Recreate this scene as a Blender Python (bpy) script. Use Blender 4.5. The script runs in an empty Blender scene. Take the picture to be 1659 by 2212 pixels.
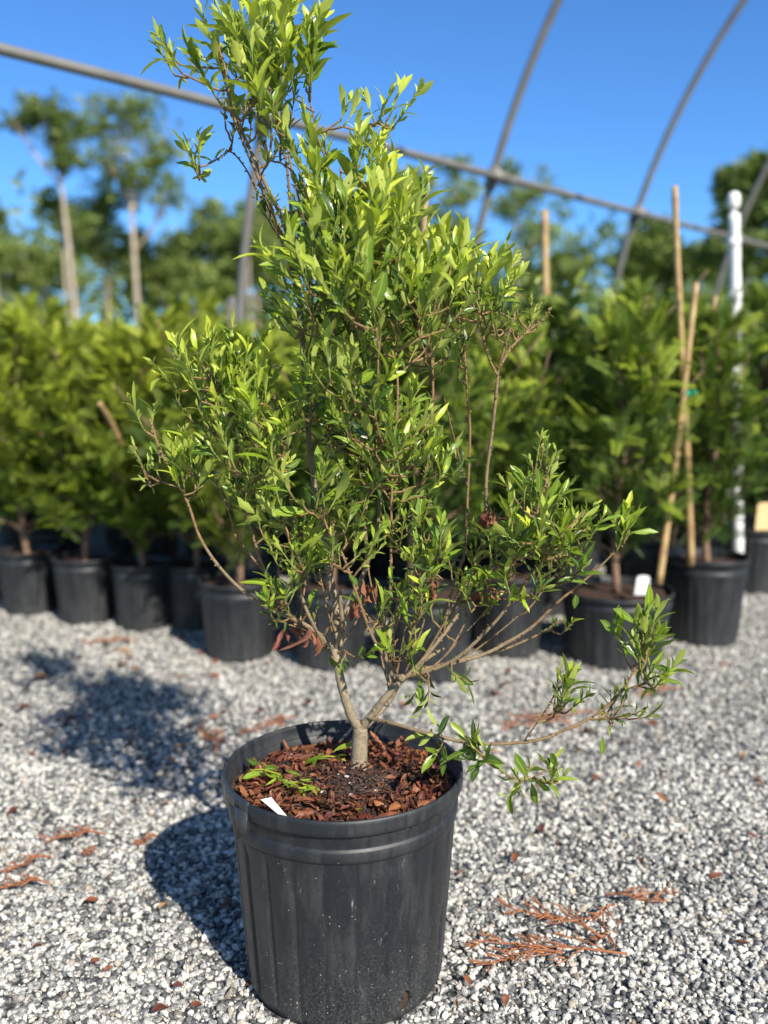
import bpy, math, random
import numpy as np
from mathutils import Vector, Matrix

R = math.radians
PI = math.pi
random.seed(7)
rng = np.random.default_rng(7)
scn = bpy.context.scene
COL = scn.collection

# ------------------------------------------------------------------ camera
PITCH = R(8.7)
CAMZ = 1.10
FPX = 1950.0            # focal length in units of a 1659 x 2212 picture
cd = bpy.data.cameras.new('camera')
cam = bpy.data.objects.new('camera', cd)
COL.objects.link(cam)
cam.location = (0, 0, CAMZ)
cam.rotation_euler = (R(90) - PITCH, 0, 0)
cd.sensor_fit = 'VERTICAL'
cd.sensor_height = 24
cd.lens = 24 * FPX / 2212
cd.clip_start = 0.05
cd.clip_end = 2000
cd.dof.use_dof = True
cd.dof.focus_distance = 1.54
cd.dof.aperture_fstop = 1.18
scn.camera = cam
scn.render.resolution_x = 768
scn.render.resolution_y = 1024

# ------------------------------------------------------------------ sky and sun
SUN_EL = R(38.5)
SUN_V = Vector((0.27 * math.cos(SUN_EL) / 0.508, -0.43 * math.cos(SUN_EL) / 0.508, math.sin(SUN_EL))).normalized()
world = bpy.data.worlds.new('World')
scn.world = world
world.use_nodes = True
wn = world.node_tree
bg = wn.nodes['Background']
sky = wn.nodes.new('ShaderNodeTexSky')
sky.sky_type = 'NISHITA'
sky.sun_disc = False
sky.sun_elevation = SUN_EL
sky.sun_rotation = math.atan2(SUN_V.x, SUN_V.y)
sky.air_density = 1.0
sky.dust_density = 0.0
sky.ozone_density = 5.0
sky.altitude = 800
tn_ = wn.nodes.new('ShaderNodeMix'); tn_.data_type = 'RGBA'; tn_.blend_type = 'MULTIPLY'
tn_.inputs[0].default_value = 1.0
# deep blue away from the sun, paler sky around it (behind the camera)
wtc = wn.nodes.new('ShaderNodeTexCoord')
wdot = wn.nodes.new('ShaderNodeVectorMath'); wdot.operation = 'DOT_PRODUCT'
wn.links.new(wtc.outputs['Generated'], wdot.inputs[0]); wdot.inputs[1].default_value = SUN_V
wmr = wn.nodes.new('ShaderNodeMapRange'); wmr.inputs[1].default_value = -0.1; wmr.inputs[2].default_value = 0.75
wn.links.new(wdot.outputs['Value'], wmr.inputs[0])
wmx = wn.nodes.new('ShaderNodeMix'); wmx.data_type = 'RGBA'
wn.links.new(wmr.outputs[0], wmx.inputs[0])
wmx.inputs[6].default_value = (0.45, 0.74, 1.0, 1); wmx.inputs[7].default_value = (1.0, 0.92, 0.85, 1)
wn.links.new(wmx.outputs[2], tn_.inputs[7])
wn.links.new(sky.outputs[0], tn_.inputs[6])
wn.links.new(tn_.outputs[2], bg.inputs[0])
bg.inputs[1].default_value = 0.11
sl = bpy.data.lights.new('sun', 'SUN')
sl.energy = 4.6
sl.angle = R(0.5)
sl.color = (1.0, 0.93, 0.82)
sun = bpy.data.objects.new('sun', sl)
COL.objects.link(sun)
sun.rotation_euler = SUN_V.to_track_quat('Z', 'Y').to_euler()
scn.view_settings.view_transform = 'Standard'
scn.view_settings.look = 'None'
scn.view_settings.exposure = 0.76
scn.view_settings.gamma = 1.0
scn.cycles.pixel_filter_width = 1.1

# ------------------------------------------------------------------ helpers
CP, SP = math.cos(PITCH), math.sin(PITCH)


def P(px, py, Y):
    a, b = (px - 829.5) / FPX, (py - 1106) / FPX
    d = (a, CP - b * SP, -SP - b * CP)
    t = Y / d[1]
    return Vector((a * t, Y, CAMZ + d[2] * t))


def G(px, py, z=0.0):
    a, b = (px - 829.5) / FPX, (py - 1106) / FPX
    d = (a, CP - b * SP, -SP - b * CP)
    t = (CAMZ - z) / -d[2]
    return Vector((a * t, d[1] * t, z))


def tag(o, label=None, cat=None, group=None, kind=None):
    if label: o['label'] = label
    if cat: o['category'] = cat
    if group: o['group'] = group
    if kind: o['kind'] = kind
    return o


def empty(name, loc, rz=0.0):
    o = bpy.data.objects.new(name, None)
    COL.objects.link(o)
    o.empty_display_size = 0.1
    o.location = loc
    o.rotation_euler = (0, 0, rz)
    return o


def copy_tree(o, parent=None):
    c = o.copy()
    COL.objects.link(c)
    c.parent = parent
    for ch in o.children:
        copy_tree(ch, c)
    return c


class MB:
    """collects vertices, faces and per-vertex tint"""
    def __init__(s):
        s.v = []; s.f = []; s.t = []; s.n = 0

    def add(s, v, f, t=(0.5, 0.5, 0.5)):
        v = np.asarray(v, dtype=float).reshape(-1, 3)
        t = np.asarray(t, dtype=float)
        if t.ndim == 1:
            t = np.repeat(t[None, :], len(v), 0)
        s.v.append(v); s.t.append(t)
        o = s.n
        for q in f:
            s.f.append([i + o for i in q])
        s.n += len(v)

    def add_many(s, V, F, T):
        """V (n,k,3), F (m,c) template faces, T (n,k,3)"""
        n, k = V.shape[:2]
        F = np.asarray(F)
        s.v.append(V.reshape(-1, 3)); s.t.append(T.reshape(-1, 3))
        ff = (F[None] + (np.arange(n) * k)[:, None, None] + s.n).reshape(-1, F.shape[1])
        s.f.extend(ff.tolist())
        s.n += n * k

    def mesh(s, name, m, smooth=True):
        me = bpy.data.meshes.new(name)
        V = np.concatenate(s.v); T = np.concatenate(s.t)
        lens = np.array([len(q) for q in s.f], dtype=np.int32)
        flat = np.array([i for q in s.f for i in q], dtype=np.int32)
        me.vertices.add(len(V)); me.vertices.foreach_set('co', V.astype(np.float32).ravel())
        me.loops.add(len(flat)); me.loops.foreach_set('vertex_index', flat)
        me.polygons.add(len(lens))
        st = np.zeros(len(lens), dtype=np.int32); st[1:] = np.cumsum(lens)[:-1]
        me.polygons.foreach_set('loop_start', st)
        me.polygons.foreach_set('loop_total', lens)
        me.polygons.foreach_set('use_smooth', np.full(len(lens), smooth))
        me.update(calc_edges=True)
        a = me.color_attributes.new('tint', 'FLOAT_COLOR', 'POINT')
        c = np.ones((len(V), 4), dtype=np.float32); c[:, :3] = T
        a.data.foreach_set('color', c.ravel())
        me.materials.append(m)
        return me

    def build(s, name, m, parent=None, smooth=True):
        o = bpy.data.objects.new(name, s.mesh(name, m, smooth))
        COL.objects.link(o)
        o.parent = parent
        return o


def smooth_path(pts, rad, sub=4):
    p = [Vector(q) for q in pts]
    out, ro = [], []
    n = len(p)
    for i in range(n - 1):
        a = p[max(i - 1, 0)]; b = p[i]; c = p[i + 1]; d = p[min(i + 2, n - 1)]
        for k in range(sub):
            t = k / sub
            out.append(0.5 * ((2 * b) + (c - a) * t + (2 * a - 5 * b + 4 * c - d) * t * t + (3 * b - a - 3 * c + d) * t ** 3))
            ro.append(rad[i] * (1 - t) + rad[i + 1] * t)
    out.append(p[-1]); ro.append(rad[-1])
    return out, ro


def tube(mb, pts, rad, sides=7, tint=(0.5, 0.5, 0.5), jit=0.0, cap=True):
    pts = [Vector(p) for p in pts]
    n = len(pts)
    up = Vector((0.13, 0.9, 0.2)).normalized()
    V = []
    for i in range(n):
        d = (pts[min(i + 1, n - 1)] - pts[max(i - 1, 0)])
        if d.length < 1e-9: d = Vector((0, 0, 1))
        d.normalize()
        a = d.cross(up)
        if a.length < 1e-3: a = d.cross(Vector((1, 0, 0)))
        a.normalize(); b = d.cross(a)
        up = -b if False else up
        for k in range(sides):
            th = 2 * PI * k / sides
            r = rad[i] * (1 + jit * random.uniform(-1, 1))
            V.append(pts[i] + (a * math.cos(th) + b * math.sin(th)) * r)
    F = []
    for i in range(n - 1):
        for k in range(sides):
            k2 = (k + 1) % sides
            F.append((i * sides + k, i * sides + k2, (i + 1) * sides + k2, (i + 1) * sides + k))
    if cap:
        F.append(tuple(range(sides - 1, -1, -1)))
        F.append(tuple((n - 1) * sides + k for k in range(sides)))
    mb.add([tuple(v) for v in V], F, tint)


def frames(D, N):
    """D (n,3) axis, N approx normal -> axis, side, normal unit"""
    D = D / np.linalg.norm(D, axis=1, keepdims=True)
    S = np.cross(D, N)
    l = np.linalg.norm(S, axis=1, keepdims=True)
    bad = l[:, 0] < 1e-4
    if bad.any():
        S[bad] = np.cross(D[bad], np.array([1., 0.3, 0.1])); l = np.linalg.norm(S, axis=1, keepdims=True)
    S = S / l
    return D, S, np.cross(S, D)


# ------------------------------------------------------------------ materials
def newmat(name):
    m = bpy.data.materials.new(name)
    m.use_nodes = True
    nt = m.node_tree
    b = nt.nodes['Principled BSDF']
    return m, nt, b


def nd(nt, typ, **kw):
    n = nt.nodes.new(typ)
    for k, v in kw.items():
        if k in ('inputs',):
            for a, c in v.items(): n.inputs[a].default_value = c
        else:
            setattr(n, k, v)
    return n


def ramp(nt, fac, stops, interp='LINEAR'):
    r = nt.nodes.new('ShaderNodeValToRGB')
    r.color_ramp.interpolation = interp
    e = r.color_ramp.elements
    while len(e) < len(stops): e.new(0.5)
    for i, (p, c) in enumerate(stops):
        e[i].position = p
        e[i].color = (c[0], c[1], c[2], 1) if hasattr(c, '__len__') else (c, c, c, 1)
    nt.links.new(fac, r.inputs[0])
    return r.outputs[0]


def mix(nt, fac, a, b, mode='MIX'):
    m = nt.nodes.new('ShaderNodeMix'); m.data_type = 'RGBA'; m.blend_type = mode
    for sock, v in ((m.inputs[0], fac), (m.inputs[6], a), (m.inputs[7], b)):
        if isinstance(v, (int, float)): sock.default_value = v
        elif isinstance(v, tuple): sock.default_value = (v[0], v[1], v[2], 1)
        else: nt.links.new(v, sock)
    return m.outputs[2]


def math_(nt, op, a, b=0.0, c=None, clamp=False):
    m = nt.nodes.new('ShaderNodeMath'); m.operation = op; m.use_clamp = clamp
    for i, v in enumerate((a, b) if c is None else (a, b, c)):
        if isinstance(v, (int, float)): m.inputs[i].default_value = v
        else: nt.links.new(v, m.inputs[i])
    return m.outputs[0]


def noise(nt, scale, detail=4, rough=0.55, vec=None, out=0):
    n = nt.nodes.new('ShaderNodeTexNoise')
    n.inputs['Scale'].default_value = scale; n.inputs['Detail'].default_value = detail
    n.inputs['Roughness'].default_value = rough
    if vec is not None: nt.links.new(vec, n.inputs['Vector'])
    return n.outputs[out]


def coords(nt, which='Object'):
    return nt.nodes.new('ShaderNodeTexCoord').outputs[which]


def bump(nt, h, strength, dist, b):
    n = nt.nodes.new('ShaderNodeBump')
    n.inputs['Strength'].default_value = strength; n.inputs['Distance'].default_value = dist
    nt.links.new(h, n.inputs['Height'])
    nt.links.new(n.outputs[0], b.inputs['Normal'])


def tint_xyz(nt):
    a = nt.nodes.new('ShaderNodeAttribute'); a.attribute_name = 'tint'
    s = nt.nodes.new('ShaderNodeSeparateColor')
    nt.links.new(a.outputs['Color'], s.inputs[0])
    return s.outputs[0], s.outputs[1], s.outputs[2]


def leaf_material(name, stops, under, rough=0.38, transl=0.3, veins=True, spec=0.5, vl=(0.45, 0.58, 0.12)):
    """tint.r picks the colour of a leaf, tint.g = across (0.5 mid), tint.b = along"""
    m, nt, b = newmat(name)
    r, g, bl = tint_xyz(nt)
    col = ramp(nt, r, stops)
    n = noise(nt, 60, 2, vec=coords(nt))
    col = mix(nt, 0.35, col, mix(nt, n, (0.35, 0.35, 0.35), (1.5, 1.5, 1.4)), 'MULTIPLY')
    geo = nt.nodes.new('ShaderNodeNewGeometry')
    und = mix(nt, 0.75, col, under)
    if veins:
        au = math_(nt, 'ABSOLUTE', math_(nt, 'SUBTRACT', g, 0.5))
        mid = ramp(nt, au, [(0.0, 1.0), (0.035, 1.0), (0.07, 0.0)])
        sv = math_(nt, 'SINE', math_(nt, 'SUBTRACT', math_(nt, 'MULTIPLY', bl, 62.0), math_(nt, 'MULTIPLY', au, 22.0)))
        vein = ramp(nt, sv, [(0.0, 0.0), (0.75, 0.0), (1.0, 1.0)])
        light = mix(nt, 0.45, col, vl)
        col = mix(nt, mid, col, light)
        col = mix(nt, math_(nt, 'MULTIPLY', vein, 0.25), col, light)
        h = math_(nt, 'ADD', math_(nt, 'MULTIPLY', vein, -0.6), math_(nt, 'MULTIPLY', mid, -1.0))
        bump(nt, h, 0.5, 0.0008, b)
        und = mix(nt, math_(nt, 'MAXIMUM', mid, math_(nt, 'MULTIPLY', vein, 0.4)), und, mix(nt, 0.5, und, vl))
    if veins:
        bl_ = ramp(nt, noise(nt, 95, 2, 0.5, coords(nt)), [(0.70, 0.0), (0.76, 0.8)])
        col = mix(nt, bl_, col, (0.16, 0.10, 0.03)); und = mix(nt, bl_, und, (0.2, 0.14, 0.05))
    fin = mix(nt, geo.outputs['Backfacing'], col, und)
    nt.links.new(fin, b.inputs['Base Color'])
    rr = math_(nt, 'MULTIPLY_ADD', geo.outputs['Backfacing'], 0.3, rough)
    nt.links.new(rr, b.inputs['Roughness'])
    b.inputs['Specular IOR Level'].default_value = spec
    tr = nt.nodes.new('ShaderNodeBsdfTranslucent')
    tc = mix(nt, 1.0, fin, (1.3, 1.4, 0.3), 'MULTIPLY')
    nt.links.new(tc, tr.inputs[0])
    ms = nt.nodes.new('ShaderNodeMixShader'); ms.inputs[0].default_value = transl
    nt.links.new(b.outputs[0], ms.inputs[1]); nt.links.new(tr.outputs[0], ms.inputs[2])
    nt.links.new(ms.outputs[0], nt.nodes['Material Output'].inputs[0])
    return m


M = {}
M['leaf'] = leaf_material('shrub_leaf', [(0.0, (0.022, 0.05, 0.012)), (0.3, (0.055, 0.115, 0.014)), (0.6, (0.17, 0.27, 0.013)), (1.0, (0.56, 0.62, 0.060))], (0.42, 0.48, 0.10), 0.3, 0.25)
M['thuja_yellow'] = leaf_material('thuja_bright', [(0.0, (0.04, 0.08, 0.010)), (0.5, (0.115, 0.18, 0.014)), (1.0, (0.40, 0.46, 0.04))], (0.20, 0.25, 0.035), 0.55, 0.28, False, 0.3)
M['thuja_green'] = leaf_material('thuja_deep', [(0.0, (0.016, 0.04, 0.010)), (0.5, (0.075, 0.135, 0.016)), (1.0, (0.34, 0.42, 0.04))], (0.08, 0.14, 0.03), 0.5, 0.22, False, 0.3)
M['broad'] = leaf_material('broad_leaf', [(0.0, (0.016, 0.04, 0.010)), (0.6, (0.075, 0.13, 0.02)), (1.0, (0.32, 0.37, 0.06))], (0.09, 0.15, 0.05), 0.35, 0.2, False, 0.5)
M['tree_leaf'] = leaf_material('tree_leaf', [(0.0, (0.14, 0.19, 0.07)), (0.5, (0.30, 0.37, 0.12)), (1.0, (0.50, 0.53, 0.17))], (0.08, 0.13, 0.04), 0.6, 0.4, False, 0.1)
M['tree_dark'] = leaf_material('tree_dark', [(0.0, (0.09, 0.13, 0.05)), (0.5, (0.22, 0.29, 0.09)), (1.0, (0.40, 0.44, 0.13))], (0.05, 0.09, 0.03), 0.6, 0.35, False, 0.1)
M['dead'] = leaf_material('dead_leaf', [(0.0, (0.045, 0.024, 0.017)), (0.3, (0.17, 0.036, 0.024)), (0.55, (0.19, 0.06, 0.028)), (0.85, (0.33, 0.13, 0.05)), (1.0, (0.38, 0.25, 0.12))], (0.26, 0.11, 0.06), 0.5, 0.12, True, 0.4, (0.26, 0.13, 0.07))


def bark_mat(name, stops, scale=120, bs=0.6, bd=0.002, rough=0.8):
    m, nt, b = newmat(name)
    r, g, bl = tint_xyz(nt)
    c = coords(nt)
    col = ramp(nt, r, stops)
    n = noise(nt, scale, 5, 0.65, c)
    col = mix(nt, 0.7, col, mix(nt, ramp(nt, n, [(0.3, 0.0), (0.7, 1.0)]), (0.5, 0.48, 0.45), (1.45, 1.42, 1.35)), 'MULTIPLY')
    v = nt.nodes.new('ShaderNodeTexVoronoi'); v.inputs['Scale'].default_value = scale * 2.2
    nt.links.new(c, v.inputs['Vector'])
    spot = ramp(nt, v.outputs['Distance'], [(0.0, 1.0), (0.16, 1.0), (0.24, 0.0)])
    col = mix(nt, math_(nt, 'MULTIPLY', spot, 0.45), col, (0.40, 0.34, 0.24))
    nt.links.new(col, b.inputs['Base Color'])
    b.inputs['Roughness'].default_value = rough
    bump(nt, math_(nt, 'ADD', n, math_(nt, 'MULTIPLY', spot, 0.5)), bs, bd, b)
    return m


# tint.r : 0 old grey bark ... 0.6 brown twig ... 1 green shoot
M['bark'] = bark_mat('shrub_bark', [(0.0, (0.25, 0.205, 0.14)), (0.35, (0.20, 0.145, 0.085)), (0.65, (0.22, 0.13, 0.055)), (0.82, (0.20, 0.18, 0.05)), (1.0, (0.16, 0.26, 0.05))])
M['pale_bark'] = bark_mat('pale_tree_bark', [(0.0, (0.42, 0.36, 0.29)), (1.0, (0.30, 0.23, 0.17))], 3, 0.8, 0.03)
M['red_bark'] = bark_mat('reddish_bark', [(0.0, (0.20, 0.12, 0.08)), (1.0, (0.26, 0.17, 0.11))], 40, 0.8, 0.006)
M['sprig'] = bark_mat('dry_sprig', [(0.0, (0.20, 0.065, 0.03)), (1.0, (0.42, 0.17, 0.07))], 200, 0.5, 0.001)
M['bamboo'] = bark_mat('bamboo', [(0.0, (0.46, 0.33, 0.15)), (1.0, (0.34, 0.20, 0.09))], 25, 0.2, 0.001, 0.5)


def make_pot_mat(name, dusty):
    m, nt, b = newmat(name)
    c = coords(nt)
    sep = nt.nodes.new('ShaderNodeSeparateXYZ'); nt.links.new(c, sep.inputs[0])
    base = mix(nt, noise(nt, 9, 4, 0.6, c), (0.008, 0.0102, 0.0135), (0.015, 0.0178, 0.022))
    # dust film, thicker near the ground, drawn out vertically
    mp = nt.nodes.new('ShaderNodeMapping'); mp.inputs['Scale'].default_value = (26, 26, 5)
    nt.links.new(c, mp.inputs['Vector'])
    streak = ramp(nt, noise(nt, 1.0, 6, 0.7, mp.outputs[0]), [(0.45, 0.0), (0.75, 1.0)])
    low = ramp(nt, sep.outputs[2], [(0.0, 1.0), (0.18, 0.25), (0.4, 0.1)])
    fine = ramp(nt, noise(nt, 260, 4, 0.7, c), [(0.48, 0.0), (0.72, 1.0)])
    dust = math_(nt, 'MULTIPLY', math_(nt, 'ADD', math_(nt, 'MULTIPLY', streak, 0.22), math_(nt, 'MULTIPLY', math_(nt, 'MULTIPLY', fine, low), 0.55)), dusty, clamp=True)
    col = mix(nt, dust, base, (0.16, 0.155, 0.145))
    # scuffs
    mp2 = nt.nodes.new('ShaderNodeMapping'); mp2.inputs['Scale'].default_value = (90, 90, 22); mp2.inputs['Rotation'].default_value = (0.3, 0.2, 0)
    nt.links.new(c, mp2.inputs['Vector'])
    sc = ramp(nt, noise(nt, 1.0, 3, 0.8, mp2.outputs[0]), [(0.66, 0.0), (0.74, 1.0)])
    big = ramp(nt, noise(nt, 7, 2, 0.5, c), [(0.5, 0.0), (0.62, 1.0)])
    col = mix(nt, math_(nt, 'MULTIPLY', math_(nt, 'MULTIPLY', sc, big), 0.6 * dusty), col, (0.30, 0.31, 0.32))
    # specks of grit
    v = nt.nodes.new('ShaderNodeTexVoronoi'); v.inputs['Scale'].default_value = 190
    nt.links.new(c, v.inputs['Vector'])
    cs = nt.nodes.new('ShaderNodeSeparateColor'); nt.links.new(v.outputs['Color'], cs.inputs[0])
    thr = ramp(nt, sep.outputs[2], [(0.0, 0.80), (0.12, 0.92), (0.3, 0.988)])
    sp = math_(nt, 'MULTIPLY', math_(nt, 'GREATER_THAN', cs.outputs[0], thr), ramp(nt, v.outputs['Distance'], [(0.0, 1.0), (0.14, 1.0), (0.2, 0.0)]))
    col = mix(nt, math_(nt, 'MULTIPLY', sp, dusty), col, mix(nt, cs.outputs[1], (0.55, 0.50, 0.42), (0.36, 0.25, 0.17)))
    nt.links.new(col, b.inputs['Base Color'])
    nt.links.new(math_(nt, 'ADD', math_(nt, 'MULTIPLY', noise(nt, 40, 4, 0.6, c), 0.22), math_(nt, 'MULTIPLY_ADD', dust, 0.5, 0.34)), b.inputs['Roughness'])
    b.inputs['Specular IOR Level'].default_value = 0.5
    bump(nt, noise(nt, 300, 3, 0.6, c), 0.12, 0.0006, b)
    return m


M['pot'] = make_pot_mat('black_pot_plastic', 1.0)
M['pot_far'] = make_pot_mat('pot_plastic_clean', 0.9)


def simple(name, col, rough=0.5, metal=0.0, nscale=0, amt=0.3, bs=0):
    m, nt, b = newmat(name)
    b.inputs['Base Color'].default_value = (*col, 1)
    b.inputs['Roughness'].default_value = rough
    b.inputs['Metallic'].default_value = metal
    if nscale:
        n = noise(nt, nscale, 5, 0.6, coords(nt))
        c = mix(nt, n, tuple(x * (1 - amt) for x in col), tuple(min(1, x * (1 + amt)) for x in col))
        nt.links.new(c, b.inputs['Base Color'])
        if bs: bump(nt, n, bs, 0.003, b)
    return m


M['steel'] = simple('galvanised_steel', (0.20, 0.19, 0.17), 0.5, 0.3, 6, 0.35)
M['white'] = simple('white_plastic', (0.74, 0.74, 0.72), 0.45, 0, 30, 0.12)
M['green_tie'] = simple('green_tie', (0.01, 0.30, 0.16), 0.5)
M['tan'] = simple('tan_card', (0.62, 0.45, 0.22), 0.7, 0, 20, 0.15)
M['tape'] = simple('black_tape', (0.030, 0.032, 0.036), 0.30, 0, 60, 0.4, 0.3)
M['hole'] = simple('potting_mix_dark', (0.05, 0.03, 0.02), 0.95, 0, 300, 0.6, 1.0)


def soil_mat():
    m, nt, b = newmat('soil')
    c = coords(nt)
    n = noise(nt, 90, 6, 0.75, c)
    col = ramp(nt, n, [(0.3, (0.012, 0.008, 0.006)), (0.5, (0.05, 0.028, 0.02)), (0.62, (0.11, 0.055, 0.035)), (0.8, (0.20, 0.12, 0.08))])
    nt.links.new(col, b.inputs['Base Color'])
    b.inputs['Roughness'].default_value = 0.9
    bump(nt, n, 1.0, 0.01, b)
    return m


M['soil'] = soil_mat()


def gravel_stone_mat():
    m, nt, b = newmat('gravel_stone')
    r, g, bl = tint_xyz(nt)
    c = coords(nt)
    col = ramp(nt, r, [(0.0, (0.05, 0.055, 0.06)), (0.22, (0.14, 0.145, 0.145)), (0.40, (0.34, 0.338, 0.32)), (0.65, (0.58, 0.565, 0.52)), (1.0, (0.82, 0.80, 0.72))])
    n = noise(nt, 420, 4, 0.75, c)
    sp = ramp(nt, n, [(0.40, 0.30), (0.50, 0.88), (0.60, 1.25)])
    col = mix(nt, 1.0, col, sp, 'MULTIPLY')
    col = mix(nt, ramp(nt, g, [(0.86, 0.0), (0.98, 0.5)]), col, (0.46, 0.36, 0.24))
    nt.links.new(col, b.inputs['Base Color'])
    b.inputs['Roughness'].default_value = 0.75
    bump(nt, n, 0.6, 0.0015, b)
    return m


M['stone'] = gravel_stone_mat()


def ground_mat():
    m, nt, b = newmat('ground')
    c = coords(nt)
    v = nt.nodes.new('ShaderNodeTexVoronoi'); v.inputs['Scale'].default_value = 70
    nt.links.new(c, v.inputs['Vector'])
    cs = nt.nodes.new('ShaderNodeSeparateColor'); nt.links.new(v.outputs['Color'], cs.inputs[0])
    stone = ramp(nt, cs.outputs[0], [(0.0, (0.07, 0.075, 0.08)), (0.4, (0.27, 0.27, 0.26)), (1.0, (0.58, 0.57, 0.53))])
    edge = ramp(nt, v.outputs['Distance'], [(0.3, 1.0), (0.75, 0.15)])
    grav = mix(nt, 1.0, stone, edge, 'MULTIPLY')
    n = noise(nt, 0.9, 6, 0.6, c)
    grass = ramp(nt, n, [(0.3, (0.04, 0.07, 0.015)), (0.6, (0.10, 0.13, 0.03)), (0.8, (0.17, 0.15, 0.06))])
    sep = nt.nodes.new('ShaderNodeSeparateXYZ'); nt.links.new(c, sep.inputs[0])
    far = ramp(nt, math_(nt, 'MULTIPLY', math_(nt, 'ADD', sep.outputs[1], n), 0.04), [(0.40, 0.0), (0.44, 1.0)])
    nt.links.new(mix(nt, far, grav, grass), b.inputs['Base Color'])
    b.inputs['Roughness'].default_value = 0.9
    bump(nt, math_(nt, 'MULTIPLY', v.outputs['Distance'], -1.0), 0.8, 0.01, b)
    return m


M['ground'] = ground_mat()

# ------------------------------------------------------------------ ground sheet
mb = MB()
mb.add([(-700, -300, 0), (700, -300, 0), (700, 1100, 0), (-700, 1100, 0)], [(0, 1, 2, 3)])
tag(mb.build('ground', M['ground'], smooth=False), kind='structure')


# ------------------------------------------------------------------ gravel
def ico(sub):
    import bmesh
    bm = bmesh.new(); bmesh.ops.create_icosphere(bm, subdivisions=sub, radius=1.0)
    V = np.array([v.co[:] for v in bm.verts]); F = np.array([[v.index for v in f.verts] for f in bm.faces]); bm.free()
    return V, F


POT_X, POT_Y, POT_R, POT_H = -0.073, 1.55, 0.215, 0.40


def scatter_stones(mb, x0, x1, y0, y1, n, sub, smin, smax, wedge=True):
    V0, F0 = ico(sub)
    X = rng.uniform(x0, x1, n); Y = rng.uniform(y0, y1, n)
    if wedge:
        k = np.abs(X) < 0.50 * Y + 0.75
        X, Y = X[k], Y[k]
    k = (X - POT_X) ** 2 + (Y - POT_Y) ** 2 > 0.178 ** 2
    X, Y = X[k], Y[k]; n = len(X)
    size = smin + (smax - smin) * rng.random(n) ** 1.9
    protos = []
    for _ in range(12):
        v = V0.copy()
        for _ in range(9):                                   # knock planes off to make it angular
            d = rng.normal(size=3); d /= np.linalg.norm(d)
            h = rng.uniform(0.38, 0.8)
            e = v @ d - h
            v -= np.outer(np.maximum(e, 0), d)
        protos.append(v)
    protos = np.array(protos)
    pv = protos[rng.integers(0, 12, n)]
    sc = size[:, None] * np.stack([rng.uniform(0.8, 1.35, n), rng.uniform(0.7, 1.0, n), rng.uniform(0.5, 0.9, n)], 1)
    pv = pv * sc[:, None, :]
    # random rotation (yaw + tilt)
    a = rng.uniform(0, 2 * PI, n); t = rng.normal(0, 0.5, n); u = rng.normal(0, 0.4, n)
    ca, sa, ct, st, cu, su = np.cos(a), np.sin(a), np.cos(t), np.sin(t), np.cos(u), np.sin(u)
    x, y, z = pv[..., 0], pv[..., 1], pv[..., 2]
    y, z = y * ct[:, None] - z * st[:, None], y * st[:, None] + z * ct[:, None]
    x, z = x * cu[:, None] + z * su[:, None], -x * su[:, None] + z * cu[:, None]
    x, y = x * ca[:, None] - y * sa[:, None], x * sa[:, None] + y * ca[:, None]
    zc = size * rng.uniform(0.0, 0.75, n)
    W = np.stack([x + X[:, None], y + Y[:, None], z + zc[:, None]], 2)
    pat = 0.5 + 0.5 * np.sin(X * 5.1 + np.sin(Y * 3.7) * 2)
    tone = np.clip(rng.beta(1.5, 1.25, n) * 0.95 + 0.08 * (pat - 0.5), 0, 1)
    T = np.stack([tone, rng.random(n), rng.random(n)], 1)[:, None, :].repeat(W.shape[1], 1)
    mb.add_many(W, F0, T)


mb = MB()
scatter_stones(mb, -1.9, 1.9, 0.75, 2.5, 98000, 2, 0.0030, 0.0105)
scatter_stones(mb, -3.2, 3.2, 2.5, 5.2, 140000, 1, 0.0042, 0.0110)
tag(mb.build('gravel', M['stone']), 'loose grey and white crushed stone gravel covering the ground', 'gravel', kind='stuff')


# ------------------------------------------------------------------ pots
def lathe(mb, prof, seg, rfun=None, tint=(0.5, 0.5, 0.5)):
    V = []
    for (r, z, fl) in prof:
        for k in range(seg):
            th = 2 * PI * k / seg
            rr = r if rfun is None else rfun(r, z, th, fl)
            V.append((rr * math.cos(th), rr * math.sin(th), z))
    F = []
    for i in range(len(prof) - 1):
        for k in range(seg):
            k2 = (k + 1) % seg
            F.append((i * seg + k, i * seg + k2, (i + 1) * seg + k2, (i + 1) * seg + k))
    mb.add(V, F, tint)


# main pot: fluted wall with two drain holes in view, outer profile then inner
HOLES = [(-90 + 40 - 5, 0.036), (-90 - 57, 0.040)]
HOLES = [(-53, 0.034), (-158, 0.040), (37, 0.036), (127, 0.036)]


def pot_r(r, z, th, fl):
    rr = r
    if fl > 0:
        p = (th * 24 / (2 * PI)) % 1.0                          # flutes
        q = max(0.0, 1 - abs(p - 0.5) / 0.18)
        q = q * q * (3 - 2 * q)
        deg = (math.degrees(th) + 180) % 360 - 180
        front = 0.5 + 0.5 * min(1, abs(abs(deg + 90) / 55.0)) if abs(deg + 90) < 55 else 1.0
        rr -= 0.0048 * q * fl * front
        rr += 0.0012 * math.sin(th * 5 + 1) * fl
    for hd, hz in HOLES:
        dth = (th - R(hd) + PI) % (2 * PI) - PI
        e = (dth * 0.18 / 0.0125) ** 2 + ((z - hz) / 0.020) ** 2
        if fl > 0 or z < 0.06:
            if e < 1.0: rr -= 0.016 * min(1, (1 - e) * 6)
            elif e < 1.7: rr += 0.0012
    return rr


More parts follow.
